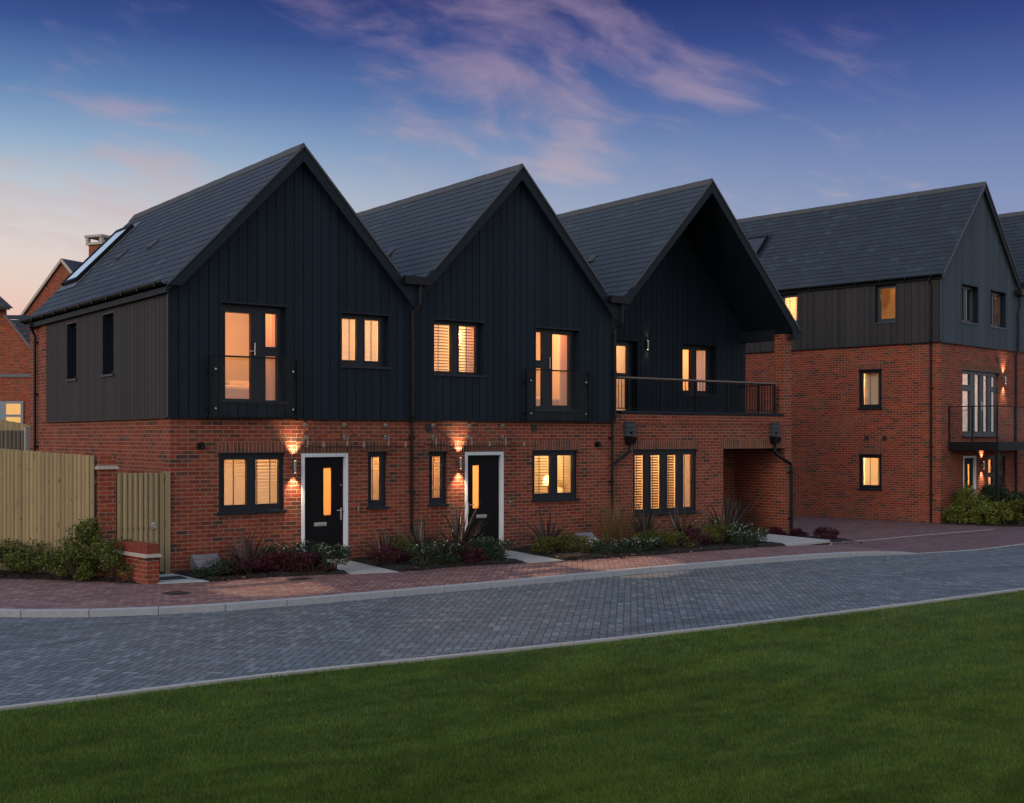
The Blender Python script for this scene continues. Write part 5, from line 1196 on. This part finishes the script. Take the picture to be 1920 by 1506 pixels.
def clumps(rx, ry, h, k, seed, low=.15):
    r = np.random.default_rng(seed); c = []
    for i in range(k):
        a = r.uniform(0, 2*np.pi); q = r.uniform(.25, .95)**.6; z = r.uniform(low, .86)
        sh = math.sqrt(max(.05, 1-(z-.25)**2*1.3)); c.append((math.cos(a)*q*rx*sh, math.sin(a)*q*ry*sh, z*h, r.uniform(.24, .42)))
    c.append((0, 0, h*.75, .45)); return np.array(c)
def shrub(x, y, rx, ry, h, kind, label, seed, n=1500, size=.045, flowers=0, name='shrub', group='shrubs in the beds', twigs=True, asp=.5, k=9):
    z = zpave(x) if x < 24 else -.27
    if kind in ('lf_dark', 'lf_red', 'lf_lime') and x < 24: h *= 1.18; rx *= 1.22; ry *= 1.2; n = int(n*2.3); k += 5
    e = tag(empty(name, (x, y, z+.02)), label, 'shrub', group); cl = clumps(rx, ry, h, k, seed); rr = (rx+ry)/2
    def pos(r, n):
        i = r.integers(0, len(cl), n); v = r.normal(0, 1, (n, 3)); v /= np.linalg.norm(v, axis=1)[:, None]; q = r.uniform(.35, 1.0, n)**.45
        sc_ = cl[i, 3][:, None]*np.array([rx*1.5, ry*1.5, h*.9])[None, :]*.75
        P = cl[i, :3]+v*q[:, None]*sc_; return P[(P[:, 2] > .02) & (P[:, 2] < h*1.12)]
    leaves_mesh('foliage', n, pos, size, kind, e, seed+1, asp)
    if flowers:
        def fp(r, n): P = pos(r, n*3); s = P[:, 2]/h+r.uniform(-.2, .2, len(P)); return P[np.argsort(-s)][:n]
        leaves_mesh('blossom', flowers, fp, .026, 'petal', e, seed+2, .9, 0, .8)
    if twigs:
        r = random.Random(seed); mb = MB()
        for q in range(9):
            a = r.uniform(0, 6.28); R_ = r.uniform(.3, .85); p1 = (math.cos(a)*rx*R_*.4, math.sin(a)*ry*R_*.4, h*.35); p2 = (math.cos(a+.2)*rx*R_, math.sin(a+.2)*ry*R_, h*r.uniform(.6, .9))
            mb.tube([(math.cos(a)*.03, math.sin(a)*.03, -.03), p1, p2], .006, 5, radii=[.009, .006, .003])
        mb.build('twigs', 'twig', e)
    return e
def blades(name, x, y, n, L, wid, mkey, label, seed, spread=.9, arch=.6, cat='plant', group=None, parts='leaves', base=.08):
    z = zpave(x); e = tag(empty(name, (x, y, z)), label, cat, group); r = np.random.default_rng(seed); S = 7; V = []; lv = []
    for i in range(n):
        a = r.uniform(0, 2*np.pi); tilt = r.uniform(.02, 1.0)**.9*spread*1.15+.03; l = L*r.uniform(.6, 1.1); w0 = wid*r.uniform(.7, 1.2); bx, by = math.cos(a)*base*r.random(), math.sin(a)*base*r.random()
        p = np.array([bx, by, -.02]); th = tilt; col = r.random(); side = np.array([-math.sin(a), math.cos(a), 0]); bend = arch*r.uniform(.3, 1.4); pts = []
        for k in range(S+1):
            pts.append(p.copy()); th2 = th+bend*(k/S)**1.8*1.6; p = p+np.array([math.cos(a)*math.sin(th2), math.sin(a)*math.sin(th2), math.cos(th2)])*l/S
        for k in range(S):
            wa = w0*(1-(k/S)**2.2)*(.75+.25*min(1, k/2)); wb = w0*(1-((k+1)/S)**2.2)
            V.append([pts[k]-side*wa, pts[k]+side*wa, pts[k+1]+side*wb, pts[k+1]-side*wb]); lv.append(col)
    quads(parts, np.array(V), mkey, e, np.array(lv, np.float32), 4); return e
def phor(x, y, L, label, seed, n=30): return blades('flax_plant', x, y, int(n*2.2), L*1.22, .026, 'lf_phor', label, seed, .95, .42, 'plant', 'bronze flax plants in the beds')

# left bed in front of the fence
M['chip'] = leaf_mat('bark_chip', [(0, (.02, .012, .008)), (.6, (.055, .03, .018)), (.93, (.10, .06, .035)), (1, (.24, .17, .09))]); chips()
G = 'green shrubs before the timber fence'
for i, (x, y, rx, h, lb) in enumerate([(-2.55, 1.62, .46, .62, 'low green shrub at the left edge of the picture before the fence'), (-2.05, 1.02, .48, .60, 'rounded green shrub with bare stems, third to the left of the brick pier'),
        (-1.66, .52, .42, .62, 'bushy green shrub left of the tallest one by the fence'), (-1.30, .22, .40, 1.06, 'tallest green shrub rising in front of the slim brick pier'),
        (-1.16, -.40, .40, .66, 'green shrub with open stems touching the low brick wall'), (-3.0, 2.35, .5, .66, 'green shrub by the fence partly cut by the left picture edge'), (-1.62, -.02, .34, .50, 'small green shrub at the front of the bed beneath the tallest one')]):
    shrub(x, y, rx, rx, h, 'lf_green', lb, 100+i*7, n=3000 if h > 1 else 2300, size=.05, group=G, k=13, asp=.55)
# bed of house 1
for i, (x, y, rx, h, kd, fl, lb) in enumerate([
    (.40, -1.05, .30, .24, 'lf_dark', 0, 'low dark green plant at the left front corner of the first bed'), (.62, -.95, .28, .20, 'lf_red', 0, 'wine-red shrub right in front of the left meter box'),
    (1.00, -1.15, .32, .28, 'lf_red', 0, 'wine-red shrub at the front edge beneath the left flax plant'), (1.45, -1.0, .30, .26, 'lf_red', 0, 'wine-red shrub just right of the left flax plant'),
    (1.62, -1.25, .32, .30, 'lf_red', 0, 'wine-red shrub in the middle front of the first bed'), (1.80, -.70, .30, .42, 'lf_dark', 46, 'white-flowered dark shrub behind the red ones left of the first door'),
    (2.18, -.95, .28, .44, 'lf_dark', 60, 'tallest white-flowered shrub against the frame of the first door'), (2.05, -1.45, .28, .28, 'lf_red', 0, 'wine-red shrub in front of the white-flowered shrubs by the first door'),
    (2.42, -1.58, .26, .40, 'lf_dark', 70, 'white-flowered shrub at the corner of the first bed by the door path')]):
    shrub(x, y, rx, rx, h, kd, lb, 300+i*5, n=1300, size=.032 if kd != 'lf_red' else .038, flowers=fl, k=8)
phor(1.22, -.55, .82, 'bronze flax beneath the left ground-floor window', 41)
# bed of house 2
for i, (x, y, rx, h, kd, fl, lb) in enumerate([
    (3.75, -1.25, .30, .28, 'lf_red', 0, 'wine-red shrub at the left of the middle bed beneath the small window'), (4.12, -1.85, .30, .34, 'lf_dark', 60, 'white-flowered shrub at the front left of the middle bed'),
    (4.65, -1.70, .32, .36, 'lf_dark', 80, 'white-flowered shrub in the front row beneath the downpipe'), (5.05, -1.35, .28, .34, 'lf_red', 0, 'dark red plant half hidden in the middle of the middle bed'),
    (5.15, -1.85, .26, .24, 'lf_red', 0, 'small wine-red plant at the front edge of the middle bed'), (5.50, -1.50, .34, .30, 'lf_dark', 0, 'broad dark leafy plant before the second door'),
    (5.85, -1.75, .32, .34, 'lf_dark', 30, 'dark shrub with few flowers at the right end of the middle bed'), (6.02, -1.25, .26, .36, 'lf_dark', 40, 'white-flowered shrub against the left frame of the second door'), (4.35, -.9, .30, .40, 'lf_lime', 0, 'yellow-green plant between the flax plants of the middle bed')]):
    shrub(x, y, rx, rx, h, kd, lb, 400+i*5, n=1300, size=.032 if kd != 'lf_red' else .038, flowers=fl, k=8)
phor(4.05, -.55, .72, 'bronze flax beneath the small window of the left house', 42, 26); phor(4.85, -.60, .80, 'bronze flax at the foot of the left downpipe', 43, 30); phor(5.75, -.65, 1.0, 'largest bronze flax, its leaves reaching across the second door', 44, 36)
# bed of houses 2 and 3
for i, (x, y, rx, h, kd, fl, lb) in enumerate([
    (7.50, -1.45, .30, .28, 'lf_lime', 0, 'yellow-green plant at the left end of the right bed'), (8.02, -1.55, .30, .30, 'lf_lime', 0, 'yellow-green plant left of the right meter box'),
    (8.35, -2.20, .30, .28, 'lf_dark', 70, 'white-flowered shrub at the front left of the right bed'), (8.90, -2.30, .32, .26, 'lf_dark', 90, 'white-flowered shrub in front of the right meter box'),
    (9.5, -2.30, .30, .26, 'lf_dark', 70, 'white-flowered shrub in front of the straw grass'), (9.95, -1.80, .34, .30, 'lf_lime', 0, 'yellow-green plant below the right downpipe'),
    (10.35, -2.15, .36, .30, 'lf_lime', 0, 'yellow-green plant in front of the flax left of the four-light window'), (10.95, -2.25, .32, .34, 'lf_red', 0, 'wine-red shrub in the front row beneath the four-light window'),
    (11.45, -1.95, .36, .34, 'lf_lime', 0, 'yellow-green plant beneath the middle of the four-light window'), (12.05, -1.95, .34, .34, 'lf_lime', 0, 'yellow-green plant right of the middle of the four-light window'),
    (12.45, -2.35, .34, .38, 'lf_dark', 70, 'white-flowered shrub at the right end of the right bed'), (12.55, -1.4, .34, .46, 'lf_dark', 20, 'dark loose shrub behind the last white-flowered one'),
    (11.95, -2.55, .26, .28, 'lf_dark', 50, 'low white-flowered plant at the kerb side of the right bed')]):
    shrub(x, y, rx, rx, h, kd, lb, 500+i*5, n=1200, size=.034 if kd != 'lf_lime' else .055, flowers=fl, k=8, asp=.5 if kd != 'lf_lime' else .3)
phor(8.0, -.70, .85, 'bronze flax beneath the right window of the middle house', 45, 30); phor(10.75, -.80, .80, 'bronze flax beneath the left end of the four-light window', 46, 28); phor(11.95, -.75, .85, 'bronze flax beneath the right end of the four-light window', 47, 32)
phor(13.05, -1.10, 1.0, 'bronze flax left of the pale path into the porch', 48, 36); phor(15.35, .65, 1.1, 'bronze flax inside the porch against the lit brick wall', 49, 30)
for i, (x, y) in enumerate(((9.95, -.55), (10.25, -.62))): blades('straw_grass', x, y, 150, 1.25, .004, 'lf_straw', ('wispy straw-coloured grass left of the right downpipe', 'wispy straw-coloured grass right of the right downpipe')[i], 60+i, .55, .25, 'grass plant', 'straw grasses by the downpipe', base=.14)
for i, (x, y, rx, h, lb) in enumerate([(15.9, -.95, .17, .20, 'wine-red shrub at the foot of the porch pier'), (15.6, -.5, .17, .20, 'dark red shrub behind the pale porch path'), (16.4, -1.45, .24, .27, 'rounded wine-red shrub right of the last downpipe')]):
    shrub(x, y, rx, rx, h, 'lf_red', lb, 620+i*5, n=1300, size=.04, k=8)
# bed at the three-storey block
def bpt(u, d): return (ob[0]+math.cos(RB)*u+math.sin(RB)*d, ob[1]+math.sin(RB)*u-math.cos(RB)*d)
pts = [bpt(-.12, .03), bpt(-.05, 1.6), bpt(.6, 2.6), bpt(3.4, 2.6), bpt(5.5, 2.2), bpt(5.6, .1)]
tag(_slab('flower_bed', pts, -.235, 'soil', .05), kind='structure')
for i, (u, d, rx, h, kd, lb) in enumerate([(.22, .45, .34, .50, 'lf_lime2', 'small round green shrub at the corner of the three-storey house'), (.85, .50, .50, 1.12, 'lf_lime2', 'tall green shrub in front of the black door under the balcony'),
        (.50, 1.15, .46, .66, 'lf_lime2', 'low green shrub before the tall one under the balcony'), (.62, 1.75, .46, .70, 'lf_lime2', 'rounded light green shrub beside the balcony post'),
        (.98, 2.05, .50, .74, 'lf_lime', 'yellow-green rounded shrub right of the balcony post'), (1.75, .95, .46, 1.15, 'lf_dark', 'tall dark shrub behind the yellow-green one at the balcony'), (2.1, 1.5, .50, .95, 'lf_dark', 'dark shrub at the right picture edge below the balcony')]):
    x, y = bpt(u, d); shrub(x, y, rx, rx, h, kd, lb, 700+i*5, n=4800, size=.07, group='shrubs under the balcony', k=16, asp=.55)
print('built', len(bpy.data.objects))
